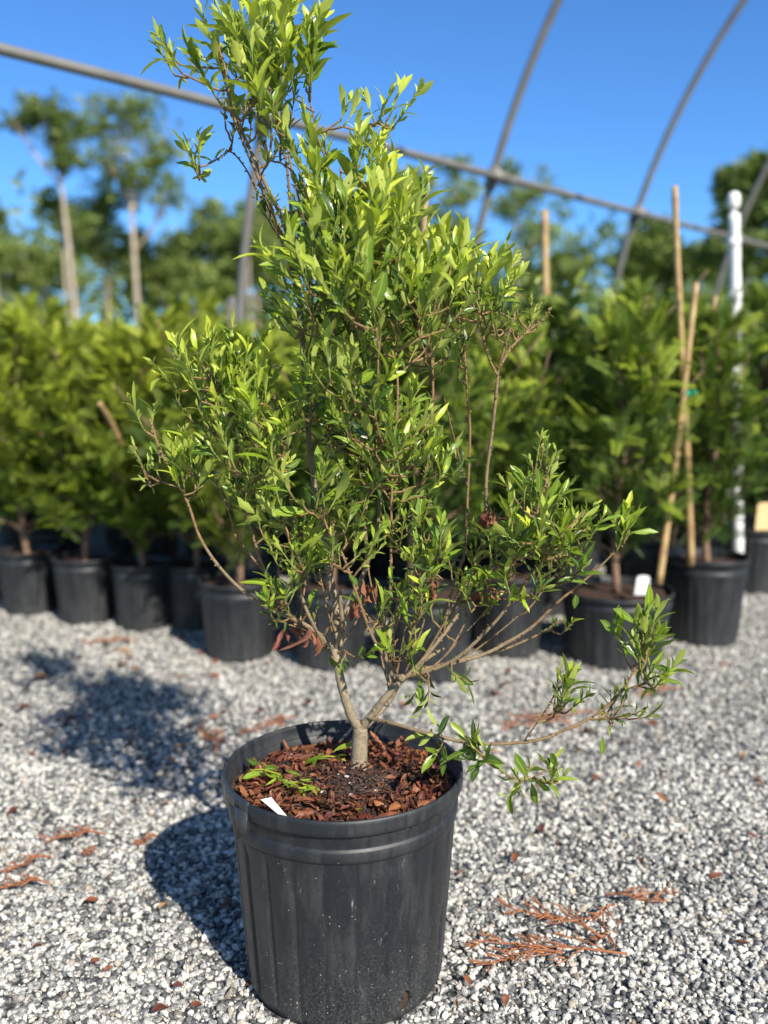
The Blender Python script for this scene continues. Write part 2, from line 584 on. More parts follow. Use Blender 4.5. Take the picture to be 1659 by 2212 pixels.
prof = [(0.10, 0.004, 0), (0.160, 0.004, 0), (0.168, 0.0, 0), (0.174, 0.002, 0), (0.1785, 0.010, 0), (0.1805, 0.016, 0.2)]
for i in range(34):
    z = 0.018 + i * (0.072 - 0.018) / 33
    prof.append((0.1815 + (z - 0.018) * 0.07, z, min(1.0, 0.2 + i * 0.06)))
for i in range(1, 30):
    z = 0.072 + i * (0.318 - 0.072) / 29
    prof.append((0.1853 + (z - 0.072) * 0.070, z, 1.0 if i < 27 else (29 - i) * 0.33))
prof += [(0.2030, 0.3205, 0), (0.2058, 0.322, 0), (0.2070, 0.327, 0), (0.2072, 0.340, 0), (0.2060, 0.3435, 0), (0.2040, 0.3445, 0), (0.2035, 0.347, 0), (0.2048, 0.353, 0),
         (0.2065, 0.366, 0), (0.2070, 0.3735, 0), (0.2070, 0.3745, 0), (0.2075, 0.3750, 0), (0.2145, 0.3730, 0), (0.2153, 0.3738, 0), (0.2156, 0.380, 0), (0.2158, 0.3930, 0), (0.2152, 0.3975, 0), (0.2135, 0.3998, 0), (0.2115, 0.4000, 0),
         (0.2098, 0.3985, 0), (0.2088, 0.3930, 0), (0.2075, 0.3730, 0), (0.2045, 0.3700, 0), (0.2025, 0.3400, 0), (0.1990, 0.3100, 0), (0.19, 0.25, 0)]
tree = empty('potted_shrub', (POT_X, POT_Y, 0))
tag(tree, 'tall sharp leafy green shrub in a large black pot, alone on the gravel', 'potted shrub')
TB = Matrix.Translation((-POT_X, -POT_Y, 0))               # world -> local of the shrub


def soft_rim(r, z, th, fl):
    rr = pot_r(r, z, th, fl)
    if z > 0.30: rr += 0.0014 * math.sin(2 * th + 0.6) + 0.0006 * math.sin(7 * th)
    return rr


mb = MB(); lathe(mb, prof, 432, soft_rim)
pot = mb.build('pot', M['pot'], tree)
tag(pot, 'black fluted plastic nursery pot, scuffed and dusty')
for hd, hz in HOLES[:2]:
    mb = MB()
    th = R(hd); r0 = 0.1735 + hz * 0.07
    c = Vector((math.cos(th), math.sin(th), 0)); s = Vector((-math.sin(th), math.cos(th), 0)); u = Vector((0, 0, 1))
    ring = [c * (r0 + random.uniform(-.001, .001)) + s * (0.0108 * math.cos(2 * PI * k / 20)) + u * (hz + 0.0175 * math.sin(2 * PI * k / 20)) for k in range(20)]
    mid = [c * (r0 + random.uniform(0, .006)) + s * (0.006 * math.cos(2 * PI * k / 20)) + u * (hz + 0.010 * math.sin(2 * PI * k / 20)) for k in range(20)]
    mb.add([tuple(v) for v in ring + mid] + [tuple(c * (r0 + .004) + u * hz)], [(k, (k + 1) % 20, 20 + (k + 1) % 20, 20 + k) for k in range(20)] + [(20 + k, 20 + (k + 1) % 20, 40) for k in range(20)])
    mb.build('drain_hole', M['hole'], pot, False)

# strip of black tape wrapped over the rim, its end folded down
mb = MB()
A0, A1, N = R(176), R(226), 26
V = []
for i in range(N + 1):
    f = i / N
    th = A0 + (A1 - A0) * f
    drop = 0.016 + 0.018 * max(0, min(1, (f - 0.12) * 3)) + 0.012 * max(0, (f - 0.86) / 0.14) ** 1
    wob = 0.0009 * math.sin(i * 1.9) + 0.0006 * math.sin(i * 3.1)
    for (r, z) in ((0.2095, 0.398), (0.2122, 0.4018), (0.2160, 0.4008), (0.2180 + wob, 0.394), (0.2182 + wob, 0.395 - drop * 0.6), (0.2172 - 0.003 * f + wob, 0.395 - drop)):
        V.append((r * math.cos(th), r * math.sin(th), z))
F = [(i * 6 + k, i * 6 + k + 1, i * 6 + k + 7, i * 6 + k + 6) for i in range(N) for k in range(5)]
mb.add(V, F)
th = A1
e1 = Vector((math.cos(th), math.sin(th), 0)); e2 = Vector((-math.sin(th), math.cos(th), 0))
a = e1 * 0.219 + Vector((0, 0, 0.386)); 
mb.add([tuple(x) for x in (a - e2 * 0.05, a, a + e2 * 0.006 + e1 * .006 - Vector((0, 0, 0.030)), a - e2 * 0.016 - Vector((0, 0, 0.050)) + e1 * 0.010)], [(0, 1, 2, 3)])
o = mb.build('tape', M['tape'], pot)
sm = o.modifiers.new('thick', 'SOLIDIFY'); sm.thickness = 0.0007; sm.offset = 0

# soil inside the pot
def soil_h(x, y):
    r = math.hypot(x, y)
    return 0.362 + 0.012 * math.cos(min(1, r / 0.2) * PI * 0.6) + 0.006 * math.sin(x * 31 + 1.3) * math.cos(y * 27) + 0.010 * (-y / 0.2) * (r / 0.2)


mb = MB(); V = [(0, 0, soil_h(0, 0))]; F = []
NR, NS = 26, 72
for i in range(1, NR + 1):
    r = 0.2045 * i / NR
    for k in range(NS):
        th = 2 * PI * k / NS
        x, y = r * math.cos(th), r * math.sin(th)
        V.append((x, y, soil_h(x, y) + random.uniform(-0.003, 0.003)))
for k in range(NS): F.append((0, 1 + k, 1 + (k + 1) % NS))
for i in range(NR - 1):
    for k in range(NS):
        k2 = (k + 1) % NS
        F.append((1 + i * NS + k, 1 + (i + 1) * NS + k, 1 + (i + 1) * NS + k2, 1 + i * NS + k2))
mb.add(V, F)
mb.build('soil', M['soil'], tree)


# ------------------------------------------------------------------ leaves
NSEG = 7
_t = np.linspace(0, 1, NSEG)
_w = np.sin(PI * np.clip(_t, 0.0, 1) ** 1.2) ** 0.74
_w[0] = 0.06; _w[-1] = 0.0
LEAF_F = []
for i in range(NSEG - 1):
    LEAF_F += [(i * 3, i * 3 + 1, (i + 1) * 3 + 1, (i + 1) * 3), (i * 3 + 1, i * 3 + 2, (i + 1) * 3 + 2, (i + 1) * 3 + 1)]


def add_leaves(mb, base, D, N, L, W, tone, curl=None, fold=None, ragged=0.0):
    """upper surface faces +N"""
    base, D, N = np.asarray(base, float), np.asarray(D, float), np.asarray(N, float)
    n = len(base)
    if n == 0: return
    L, W, tone = np.asarray(L, float), np.asarray(W, float), np.asarray(tone, float)
    D, S, N = frames(D, N)
    if curl is None: curl = rng.normal(0.25, 0.25, n)
    if fold is None: fold = rng.uniform(0.15, 0.7, n)
    V = np.zeros((n, NSEG * 3, 3)); T = np.zeros((n, NSEG * 3, 3))
    wob = rng.normal(0, 0.06, (n, NSEG)); wob[:, 0] = 0
    tw = rng.normal(0, 0.5, n)
    for i in range(NSEG):
        t = _t[i]
        ax = D * (L * t)[:, None] - N * (L * curl * t * t)[:, None] + S * (L * wob[:, i] * 0.35)[:, None]
        ang = tw * t
        Sx = S * np.cos(ang)[:, None] + N * np.sin(ang)[:, None]
        Nx = N * np.cos(ang)[:, None] - S * np.sin(ang)[:, None]
        hw = W * 0.5 * _w[i]
        up = Nx * (hw * fold)[:, None]
        for j, sg in enumerate((-1, 0, 1)):
            rg = 1 + ragged * rng.normal(0, 1, n)
            V[:, i * 3 + j] = base + ax + Sx * (hw * sg * rg)[:, None] + (up if sg else 0)
            if ragged: V[:, i * 3 + j] += Nx * (W * ragged * 0.8 * rng.normal(0, 1, n))[:, None]
            T[:, i * 3 + j] = np.stack([tone, np.full(n, 0.5 + 0.5 * sg), np.full(n, t)], 1)
    F = LEAF_F
    mb.add_many(V, F, T)


def rv(n=None):
    return rng.normal(size=(n, 3)) if n else rng.normal(size=3)


# ------------------------------------------------------------------ the shrub itself
Y0 = 1.60
# name, polyline [(px, py, dY)], start radius, end radius
BR = {
    'leader':   ([(778, 1578, 0), (757, 1541, -.005), (738, 1482, -.01), (729, 1440, -.01), (722, 1400, 0)], .0094, .0078),
    'trunk2':   ([(722, 1400, 0), (728, 1340, .02), (722, 1290, .03), (708, 1220, .05), (692, 1120, .07), (676, 1010, .08), (666, 900, .08), (655, 790, .07), (650, 700, .05), (640, 590, .04), (610, 480, .03), (572, 395, .02), (535, 310, .01), (505, 240, 0)], .0080, .0028),
    't3':       ([(645, 640, .05), (618, 540, .02), (585, 450, 0), (548, 360, -.01), (520, 300, -.02), (498, 235, -.02), (485, 150, -.02), (470, 90, -.02)], .0034, .0018),
    't4':       ([(652, 700, .05), (640, 560, .06), (628, 450, .06), (618, 360, .05), (600, 260, .04), (580, 160, .03), (565, 80, .02)], .0036, .0018),
    't5':       ([(640, 600, .03), (600, 500, .05), (560, 420, .06), (530, 360, .06), (500, 330, .03), (470, 345, .0)], .0026, .0014),
    't6':       ([(735, 480, 0), (715, 380, -.01), (690, 300, -.02), (670, 230, -.02), (660, 180, -.02)], .0026, .0014),
    'spur':     ([(724, 1402, 0), (736, 1350, -.03), (737, 1300, -.04), (733, 1277, -.04)], .0060, .0035),
    'left_low': ([(720, 1405, 0), (692, 1372, -.01), (640, 1342, -.02), (590, 1318, -.03), (536, 1285, -.04), (478, 1228, -.05), (430, 1160, -.06), (405, 1085, -.07), (372, 1025, -.08), (345, 970, -.08), (325, 905, -.08)], .0055, .0018),
    'left_mid': ([(716, 1412, 0), (690, 1392, .03), (650, 1360, .03), (604, 1310, .02), (575, 1250, .01), (548, 1160, 0), (527, 1060, 0), (512, 960, -.01), (490, 880, -.02), (455, 820, -.03), (420, 760, -.04)], .0050, .0018),
    'left_in':  ([(700, 1400, 0), (680, 1350, -.04), (650, 1290, -.05), (640, 1200, -.06), (630, 1110, -.06), (620, 1020, -.06), (600, 920, -.06), (590, 850, -.06)], .0042, .0018),
    'centre_l': ([(735, 1395, .0), (752, 1310, .01), (778, 1250, .02), (800, 1195, .02), (818, 1130, .02), (822, 1050, .02), (810, 950, .02), (795, 850, .01), (780, 760, 0), (770, 660, 0), (760, 560, 0), (745, 450, .0), (735, 360, 0)], .0062, .0020),
    'centre_t': ([(795, 1225, .01), (790, 1120, .0), (792, 1000, -.02), (770, 900, -.04), (740, 800, -.05), (715, 690, -.05), (690, 600, -.05), (665, 500, -.03), (640, 400, -.01), (615, 300, 0)], .0040, .0018),
    'right':    ([(778, 1575, 0), (800, 1545, -.01), (828, 1512, -.015), (852, 1482, -.02), (872, 1462, -.02)], .0086, .0060),
    'right_b':  ([(782, 1575, .01), (812, 1548, .03), (842, 1512, .035), (868, 1470, .03), (905, 1432, .03), (960, 1400, .05)], .0070, .0036),
    'r1':       ([(858, 1478, -.02), (905, 1430, -.02), (958, 1372, -.01), (1010, 1302, 0), (1060, 1240, .0), (1105, 1190, -.01), (1140, 1140, -.02), (1165, 1060, -.02), (1170, 1000, -.02)], .0052, .0018),
    'r2':       ([(880, 1460, -.01), (972, 1430, -.03), (1058, 1355, -.04), (1116, 1281, -.05), (1179, 1199, -.06), (1215, 1150, -.07), (1260, 1105, -.07)], .0050, .0016),
    'r3':       ([(905, 1446, .02), (1030, 1418, .03), (1100, 1385, .04), (1155, 1351, .04), (1206, 1300, .04), (1284, 1234, .03), (1347, 1172, .02), (1362, 1145, .02)], .0050, .0016),
    'r3b':      ([(940, 1440, .02), (1060, 1412, .07), (1150, 1375, .09), (1190, 1352, .10), (1222, 1336, .10)], .0030, .0014),
    'r7':       ([(845, 1490, 0), (835, 1420, .03), (838, 1350, .05), (880, 1290, .06), (905, 1255, .06), (895, 1190, .05), (905, 1100, .04), (918, 1020, .04), (930, 950, .04), (938, 850, .03), (930, 760, .02), (915, 660, .01), (900, 560, .0)], .0060, .0020),
    'r6':       ([(900, 1440, .03), (950, 1350, .07), (990, 1230, .09), (1004, 1180, .10), (1011, 1074, .10), (1014, 938, .09), (1010, 850, .08), (1000, 750, .07), (985, 660, .06)], .0042, .0020),
    'r5':       ([(890, 1452, .01), (945, 1380, .03), (1015, 1255, .04), (1040, 1190, .04), (1050, 1120, .04), (1052, 1035, .03), (1062, 930, .02), (1072, 830, .01), (1074, 800, .01), (1088, 760, .0), (1105, 690, -.01), (1118, 640, -.01)], .0056, .0022),
    'r5a':      ([(1074, 812, .01), (1056, 770, .0), (1040, 700, .0), (1030, 630, 0)], .0028, .0016),
    'r5b':      ([(1080, 790, .01), (1105, 750, .02), (1140, 715, .03), (1170, 690, .03), (1190, 662, .03)], .0028, .0014),
    'r8':       ([(852, 1482, -.01), (832, 1400, -.03), (828, 1340, -.05), (843, 1262, -.07), (846, 1152, -.08), (845, 1050, -.09), (850, 950, -.10), (860, 850, -.10), (850, 740, -.09), (840, 640, -.08)], .0042, .0018),
    'r9':       ([(866, 1474, -.02), (813, 1398, -.07), (786, 1333, -.09), (759, 1250, -.11), (735, 1192, -.12), (715, 1150, -.12), (690, 1100, -.12)], .0042, .0016),
    'r10':      ([(796, 1552, -.01), (850, 1560, -.05), (930, 1585, -.09), (1010, 1603, -.11), (1080, 1604, -.12), (1160, 1600, -.13), (1220, 1580, -.13), (1280, 1548, -.13), (1330, 1508, -.13), (1362, 1465, -.13), (1380, 1420, -.13), (1392, 1370, -.13)], .0046, .0018),
    'r10b':     ([(1010, 1603, -.11), (1050, 1640, -.13), (1090, 1668, -.14), (1130, 1688, -.15), (1170, 1672, -.15), (1200, 1660, -.15)], .0020, .0012),
    'r10c':     ([(1130, 1602, -.125), (1155, 1570, -.14), (1180, 1530, -.15), (1200, 1500, -.15)], .0018, .0012),
    's1':       ([(880, 1425, -.03), (888, 1380, -.05), (905, 1320, -.06), (915, 1260, -.06), (925, 1180, -.06), (930, 1120, -.06)], .0028, .0014),
    's2':       ([(862, 1470, -.02), (850, 1430, -.06), (850, 1400, -.07), (855, 1385, -.07)], .0022, .0014),
    's3':       ([(640, 1343, -.02), (610, 1310, -.05), (600, 1285, -.06), (590, 1270, -.06)], .0022, .0014),
    's4':       ([(1179, 1199, -.06), (1160, 1150, -.08), (1165, 1090, -.08), (1178, 1050, -.08)], .0024, .0014),
    's5':       ([(590, 1255, 0.01), (520, 1170, .0), (500, 1120, -.03), (470, 1040, -.05), (440, 1000, -.06), (415, 985, -.06)], .0022, .0014),
}
# foliage regions: centre px, radii px, dY centre, dY spread, number of shoots, shoot length m, leaf length m, tone, upright
FOL = [
    (550, 70, 64, 60, -.01, .05, 15, .12, .060, .70, 1.0), (510, 130, 60, 50, -.02, .05, 10, .12, .058, .62, 0.9), (600, 150, 50, 55, 0, .05, 13, .12, .062, .70, 1.0),
    (570, 10, 48, 30, 0, .05, 6, .12, .060, .75, 1.0), (475, 30, 20, 40, 0, .03, 2, .14, .055, .72, 1.2), (668, 140, 22, 36, -.02, .03, 3, .12, .065, .66, 1.0), (400, 90, 28, 30, -.03, .03, 4, .08, .052, .62, .7),
    (448, 320, 28, 35, -.03, .03, 5, .06, .048, .58, 0.9), (500, 235, 40, 30, 0, .05, 7, .06, .036, .35, .8),
    (600, 240, 60, 40, 0, .06, 9, .08, .045, .40, 0.9), (585, 330, 40, 40, .02, .05, 7, .05, .026, .18, 0.6), (620, 430, 45, 50, .02, .05, 10, .05, .028, .14, 0.5), (675, 300, 30, 45, -.04, .04, 8, .10, .055, .62, 1.0),
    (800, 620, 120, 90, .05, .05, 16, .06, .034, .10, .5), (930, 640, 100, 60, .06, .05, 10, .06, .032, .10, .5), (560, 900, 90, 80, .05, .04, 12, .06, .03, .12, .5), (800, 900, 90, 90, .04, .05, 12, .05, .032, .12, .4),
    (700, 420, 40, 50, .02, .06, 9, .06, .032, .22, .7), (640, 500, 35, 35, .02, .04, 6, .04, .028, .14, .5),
    (740, 228, 12, 16, -.02, .02, 2, .05, .042, .75, 1.2), (828, 215, 24, 26, -.02, .03, 5, .07, .045, .82, .8), (785, 325, 40, 35, -.02, .05, 7, .09, .052, .78, 1.0),
    (785, 405, 62, 45, -.04, .06, 12, .11, .060, .76, 1.0), (835, 480, 65, 55, -.04, .08, 24, .12, .060, .80, 1.0), (710, 520, 70, 70, -.05, .08, 22, .11, .056, .62, 0.9),
    (945, 578, 80, 45, -.02, .08, 24, .11, .060, .84, 0.9), (1040, 570, 55, 42, -.01, .05, 13, .10, .052, .84, 0.8), (820, 590, 100, 60, -.06, .09, 26, .11, .058, .62, 0.8),
    (930, 630, 110, 50, 0, .09, 24, .08, .042, .48, 0.7), (700, 640, 80, 60, -.04, .08, 20, .09, .05, .5, 0.8), (830, 700, 110, 50, -.04, .09, 24, .08, .045, .4, 0.7),
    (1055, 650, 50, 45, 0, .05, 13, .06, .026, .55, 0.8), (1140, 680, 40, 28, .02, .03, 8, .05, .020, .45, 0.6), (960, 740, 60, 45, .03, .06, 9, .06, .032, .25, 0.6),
    (430, 770, 40, 50, -.04, .04, 10, .08, .048, .76, 0.9), (500, 790, 60, 60, -.03, .05, 16, .08, .046, .70, 0.9), (590, 850, 70, 50, -.05, .06, 20, .08, .046, .76, 0.9),
    (480, 880, 60, 60, 0, .06, 12, .06, .034, .3, 0.7), (570, 940, 80, 60, -.06, .07, 22, .08, .044, .64, 0.8), (540, 1020, 60, 50, -.04, .05, 13, .07, .04, .58, 0.7),
    (318, 885, 14, 14, -.08, .01, 2, .05, .045, .78, 1.2), (410, 985, 38, 25, -.07, .03, 13, .06, .055, .85, 1.1), (345, 990, 30, 30, -.05, .03, 5, .05, .032, .25, .8),
    (760, 800, 70, 60, -.06, .07, 16, .09, .05, .5, 0.8), (700, 860, 50, 70, 0, .06, 10, .06, .036, .2, 0.6), (820, 880, 80, 70, -.08, .07, 22, .08, .046, .5, 0.8),
    (880, 970, 60, 60, -.08, .06, 17, .08, .050, .6, 0.8), (780, 980, 60, 60, -.02, .07, 10, .07, .042, .3, 0.7), (950, 960, 40, 60, .04, .04, 7, .05, .044, .1, 0.2),
    (660, 1060, 60, 50, -.09, .05, 12, .09, .056, .55, 0.5), (740, 1090, 50, 50, -.08, .05, 10, .07, .046, .5, 0.5), (600, 1130, 40, 60, -.03, .05, 8, .06, .04, .4, 0.6),
    (660, 1180, 60, 50, -.07, .05, 12, .07, .046, .5, 0.5), (745, 1180, 50, 35, -.12, .03, 9, .06, .044, .52, 0.4), (600, 1270, 35, 35, -.05, .03, 6, .06, .044, .5, 0.5),
    (640, 1320, 50, 25, -.03, .03, 5, .04, .036, .25, 0.4), (870, 1090, 50, 50, -.05, .05, 9, .07, .044, .4, 0.6), (930, 1150, 35, 60, -.06, .04, 10, .07, .05, .55, 0.8),
    (895, 1260, 40, 40, -.06, .04, 7, .06, .046, .5, 0.6), (960, 1180, 40, 40, .0, .05, 6, .06, .045, .4, 0.5), (930, 1320, 60, 35, -.03, .04, 5, .05, .040, .5, 0.5), (1000, 1280, 55, 40, -.02, .04, 7, .05, .042, .5, 0.5), (820, 1300, 50, 40, -.04, .04, 5, .05, .040, .5, 0.5),
    (1165, 990, 22, 30, -.03, .03, 11, .05, .024, .5, 0.9), (1160, 1060, 35, 40, -.05, .04, 9, .07, .048, .5, 0.9), (1080, 1150, 55, 40, -.02, .05, 12, .07, .050, .52, 0.5),
    (1170, 1140, 60, 40, -.06, .05, 14, .08, .052, .5, 0.5), (1250, 1120, 45, 35, -.06, .04, 9, .07, .052, .5, 0.6), (1340, 1130, 22, 22, .01, .02, 4, .06, .058, .6, 0.8),
    (1120, 1220, 50, 40, -.02, .05, 8, .06, .046, .42, 0.4), (1225, 1200, 50, 30, -.01, .04, 6, .06, .05, .36, 0.3), (1030, 1210, 40, 30, 0, .04, 6, .06, .042, .4, 0.5),
    (1375, 1370, 28, 55, -.13, .03, 9, .07, .056, .5, 1.0), (1400, 1430, 30, 30, -.13, .03, 8, .05, .048, .5, 0.4), (1210, 1490, 34, 18, -.15, .02, 7, .06, .046, .45, 0.6),
    (1330, 1520, 35, 22, -.13, .02, 7, .05, .040, .45, 0.2), (1075, 1615, 35, 18, -.12, .02, 5, .05, .048, .45, 0.1), (1130, 1680, 35, 20, -.15, .02, 4, .04, .042, .45, -.2),
    (1195, 1655, 22, 14, -.15, .02, 4, .04, .040, .5, 0.4), (852, 1392, 25, 12, -.08, .02, 4, .05, .046, .55, 0.3), (945, 1460, 40, 20, -.03, .03, 4, .05, .046, .4, -0.3),
    (1205, 1330, 15, 12, .03, .02, 2, .04, .03, .4, 0.5), (760, 1390, 20, 10, -.03, .02, 2, .05, .05, .45, 0.1), (960, 1600, 25, 20, -.10, .02, 2, .04, .05, .35, -.4),
]

# trunk
trk = MB()
pts, rad = smooth_path([P(772, 1668, Y0), P(775, 1640, Y0), P(777, 1605, Y0), P(779, 1572, Y0)], [.0185, .0160, .0150, .0135], 5)
tube(trk, [TB @ p for p in pts], rad, 14, (0.0, .5, .5), 0.03)
for k in range(5):                                           # root flare
    a = k * 1.26 + 0.4
    b0 = P(774, 1650, Y0)
    pts2, rad2 = smooth_path([b0 + Vector((0, 0, .012)), b0 + Vector((.014 * math.cos(a), .014 * math.sin(a), -.004)), b0 + Vector((.03 * math.cos(a), .03 * math.sin(a), -.018))], [.011, .008, .004], 3)
    tube(trk, [TB @ p for p in pts2], rad2, 8, (0.02, .5, .5), 0.05)
trk.build('trunk', M['bark'], tree)

SK = []      # skeleton points: (pos, branch index, radius)
BRN = list(BR.keys())
bm_br = [MB() for _ in BRN]
bm_fo = [MB() for _ in BRN]


def twig_tone(r):
    if r > .0045: return 0.0 + 0.05 * random.random()
    if r > .0028: return 0.25 + 0.1 * random.random()
    return 0.45 + 0.2 * random.random()


for bi, nme in enumerate(BRN):
    pl, r0, r1 = BR[nme]
    P3 = [P(x, y, Y0 + d) + Vector((random.uniform(-1, 1), random.uniform(-1, 1), random.uniform(-1, 1))) * .0022 for x, y, d in pl]
    n = len(P3)
    kr = 1.0 if r0 > .007 else .86
    rr = [(r0 + (r1 - r0) * (i / (n - 1)) ** 0.8) * kr for i in range(n)]
    pts, rad = smooth_path(P3, rr, 6)
    rad = [r * (1 + .05 * math.sin(i * 2.3)) for i, r in enumerate(rad)]
    tn = np.repeat(np.array([[twig_tone(r), .5, .5] for r in rad]), 9, 0)
    tube(bm_br[bi], [TB @ p for p in pts], rad, 9, tn, 0.05)
    for p, r in zip(pts, rad):
        SK.append((p, bi, r))
        for _rep in range(2 if r < .0045 else 1):
          if random.random() < .6:              # buds and leaf scars
            d = Vector(rv()).normalized(); p_ = p + Vector(rv()) * .001
            tube(bm_br[bi], [TB @ (p_ + d * r * .5), TB @ (p + d * (r + .0022)), TB @ (p + d * (r + .0035) + Vector((0, 0, .001)))], [.0016, .0013, .0005], 5, (.6 + .2 * random.random(), .5, .5))
SKP = [np.array(s[0]) for s in SK]
SKB = [s[1] for s in SK]
SKR = [s[2] for s in SK]


def shoot(bi, base, d, length, leafL, tone, dens=1.0, first=0.15, tight=1.0):
    """a young stem with alternate leaves"""
    d = np.array(d, float); d /= np.linalg.norm(d)
    bend = rv() * 0.12
    n = 5
    pts = []; p = np.array(base, float); dd = d.copy()
    for i in range(n + 1):
        pts.append(p.copy())
        dd = dd + bend / n + np.array([0, 0, .05]); dd /= np.linalg.norm(dd)
        p = p + dd * length / n
    rad = [.0017 * (1 - .65 * i / n) for i in range(n + 1)]
    g = 0.72 + 0.28 * tone if tone > .45 else 0.62
    tn = np.repeat(np.array([[g if i > 0 else g - .08, .5, .5] for i in range(n + 1)]), 5, 0)
    tube(bm_br[bi], [TB @ Vector(q) for q in pts], rad, 5, tn)
    pts = np.array(pts)
    nl = max(5, int(length / .0066 * dens))
    a0 = rng.uniform(0, 6.28)
    B, DD, NN, LL, WW, TT = [], [], [], [], [], []
    ax = d
    s1 = np.cross(ax, [0.2, 1, 0.1]); s1 /= np.linalg.norm(s1); s2 = np.cross(ax, s1)
    for k in range(nl):
        f = first + (1 - first) * (k + rng.uniform(-.3, .3)) / nl
        f = min(max(f, 0), .999)
        i = int(f * n); u = f * n - i
        q = pts[i] * (1 - u) + pts[i + 1] * u
        ang = a0 + k * 2.4 + rng.normal(0, .35)
        out = s1 * math.cos(ang) + s2 * math.sin(ang)
        if f > .55 and tone < .8 and rng.random() < .06: ang += 1.5
        spread = ((.72 - .5 * f) if tone > .55 else (1.0 - .7 * f)) * rng.uniform(.6, 1.35) * (0.9 / max(.3, tight))
        dr = ax + out * spread + rv() * .10 + np.array([0, 0, .15])
        dr /= np.linalg.norm(dr)
        nn = -out + ax * .35 + rv() * .35
        Ln = leafL * (rng.uniform(.36, .78) if rng.random() < .78 else rng.uniform(.9, 1.25)) * (1.0 - .45 * max(0, f - .6) / .4) * (0.75 + .25 * min(1, f * 3))
        B.append(TB @ Vector(q)); DD.append(dr); NN.append(nn); LL.append(Ln)
        WW.append(max(Ln, .020) * rng.uniform(.19, .31))
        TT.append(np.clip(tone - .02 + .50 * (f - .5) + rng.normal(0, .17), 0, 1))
    add_leaves(bm_fo[bi], [tuple(b) for b in B], np.array(DD), np.array(NN), LL, WW, TT)


# thin, nearly straight water shoots rising from the forks
for (a, b, nme) in [((742, 1420), (700, 1300), 'leader'), ((732, 1430), (775, 1330), 'spur'), ((850, 1484), (795, 1330), 'right'), ((856, 1480), (880, 1300), 'right'), ((860, 1476), (925, 1300), 'right_b'), ((905, 1432), (985, 1290), 'r1'), ((960, 1372), (975, 1230), 'r1'),
                    ((880, 1450), (870, 1250), 'r7'), ((915, 1440), (1040, 1330), 'r2'), ((1000, 1420), (1120, 1330), 'r3'), ((972, 1430), (1010, 1330), 'r2'), ((640, 1342), (660, 1230), 'left_low'), ((590, 1318), (610, 1200), 'left_low'), ((690, 1372), (735, 1290), 'left_low'),
                    ((740, 1380), (690, 1230), 'trunk2'), ((1155, 1351), (1180, 1260), 'r3'), ((1058, 1355), (1110, 1240), 'r2'), ((840, 1400), (905, 1210), 'r8'), ((800, 1200), (770, 1060), 'centre_l'), ((813, 1398), (790, 1180), 'r9'), ((720, 1290), (745, 1090), 'trunk2'), ((655, 800), (700, 640), 'trunk2'), ((1011, 1074), (960, 860), 'r6')]:
    bi = BRN.index(nme); dy = random.uniform(-.05, .06)
    p0, p1 = P(a[0], a[1], Y0), P(b[0], b[1], Y0 + dy)
    j = int(np.argmin([(SKP[q_][0] - p0.x) ** 2 + (SKP[q_][1] - p0.y) ** 2 + (SKP[q_][2] - p0.z) ** 2 if SKB[q_] == bi else 9 for q_ in range(len(SKP))]))
    p0 = Vector(SKP[j]); d = p1 - p0
    ps, rs = smooth_path([p0, p0 + d * .3 + Vector((0, random.uniform(-.01, .01), -.006)), p0 + d * .7 + Vector((random.uniform(-.006, .006), 0, 0)), p1], [.0020, .0018, .0015, .0011], 5)
    tube(bm_br[bi], [TB @ p for p in ps], rs, 6, (random.uniform(.35, .62), .5, .5), .08)
    for p in ps[2:]:
        SKP.append(np.array(p)); SKB.append(bi); SKR.append(.0018)
        if random.random() < .6:
            dd = Vector(rv()).normalized(); tube(bm_br[bi], [TB @ p, TB @ (p + dd * .0035)], [.0015, .0007], 4, (.66, .5, .5))

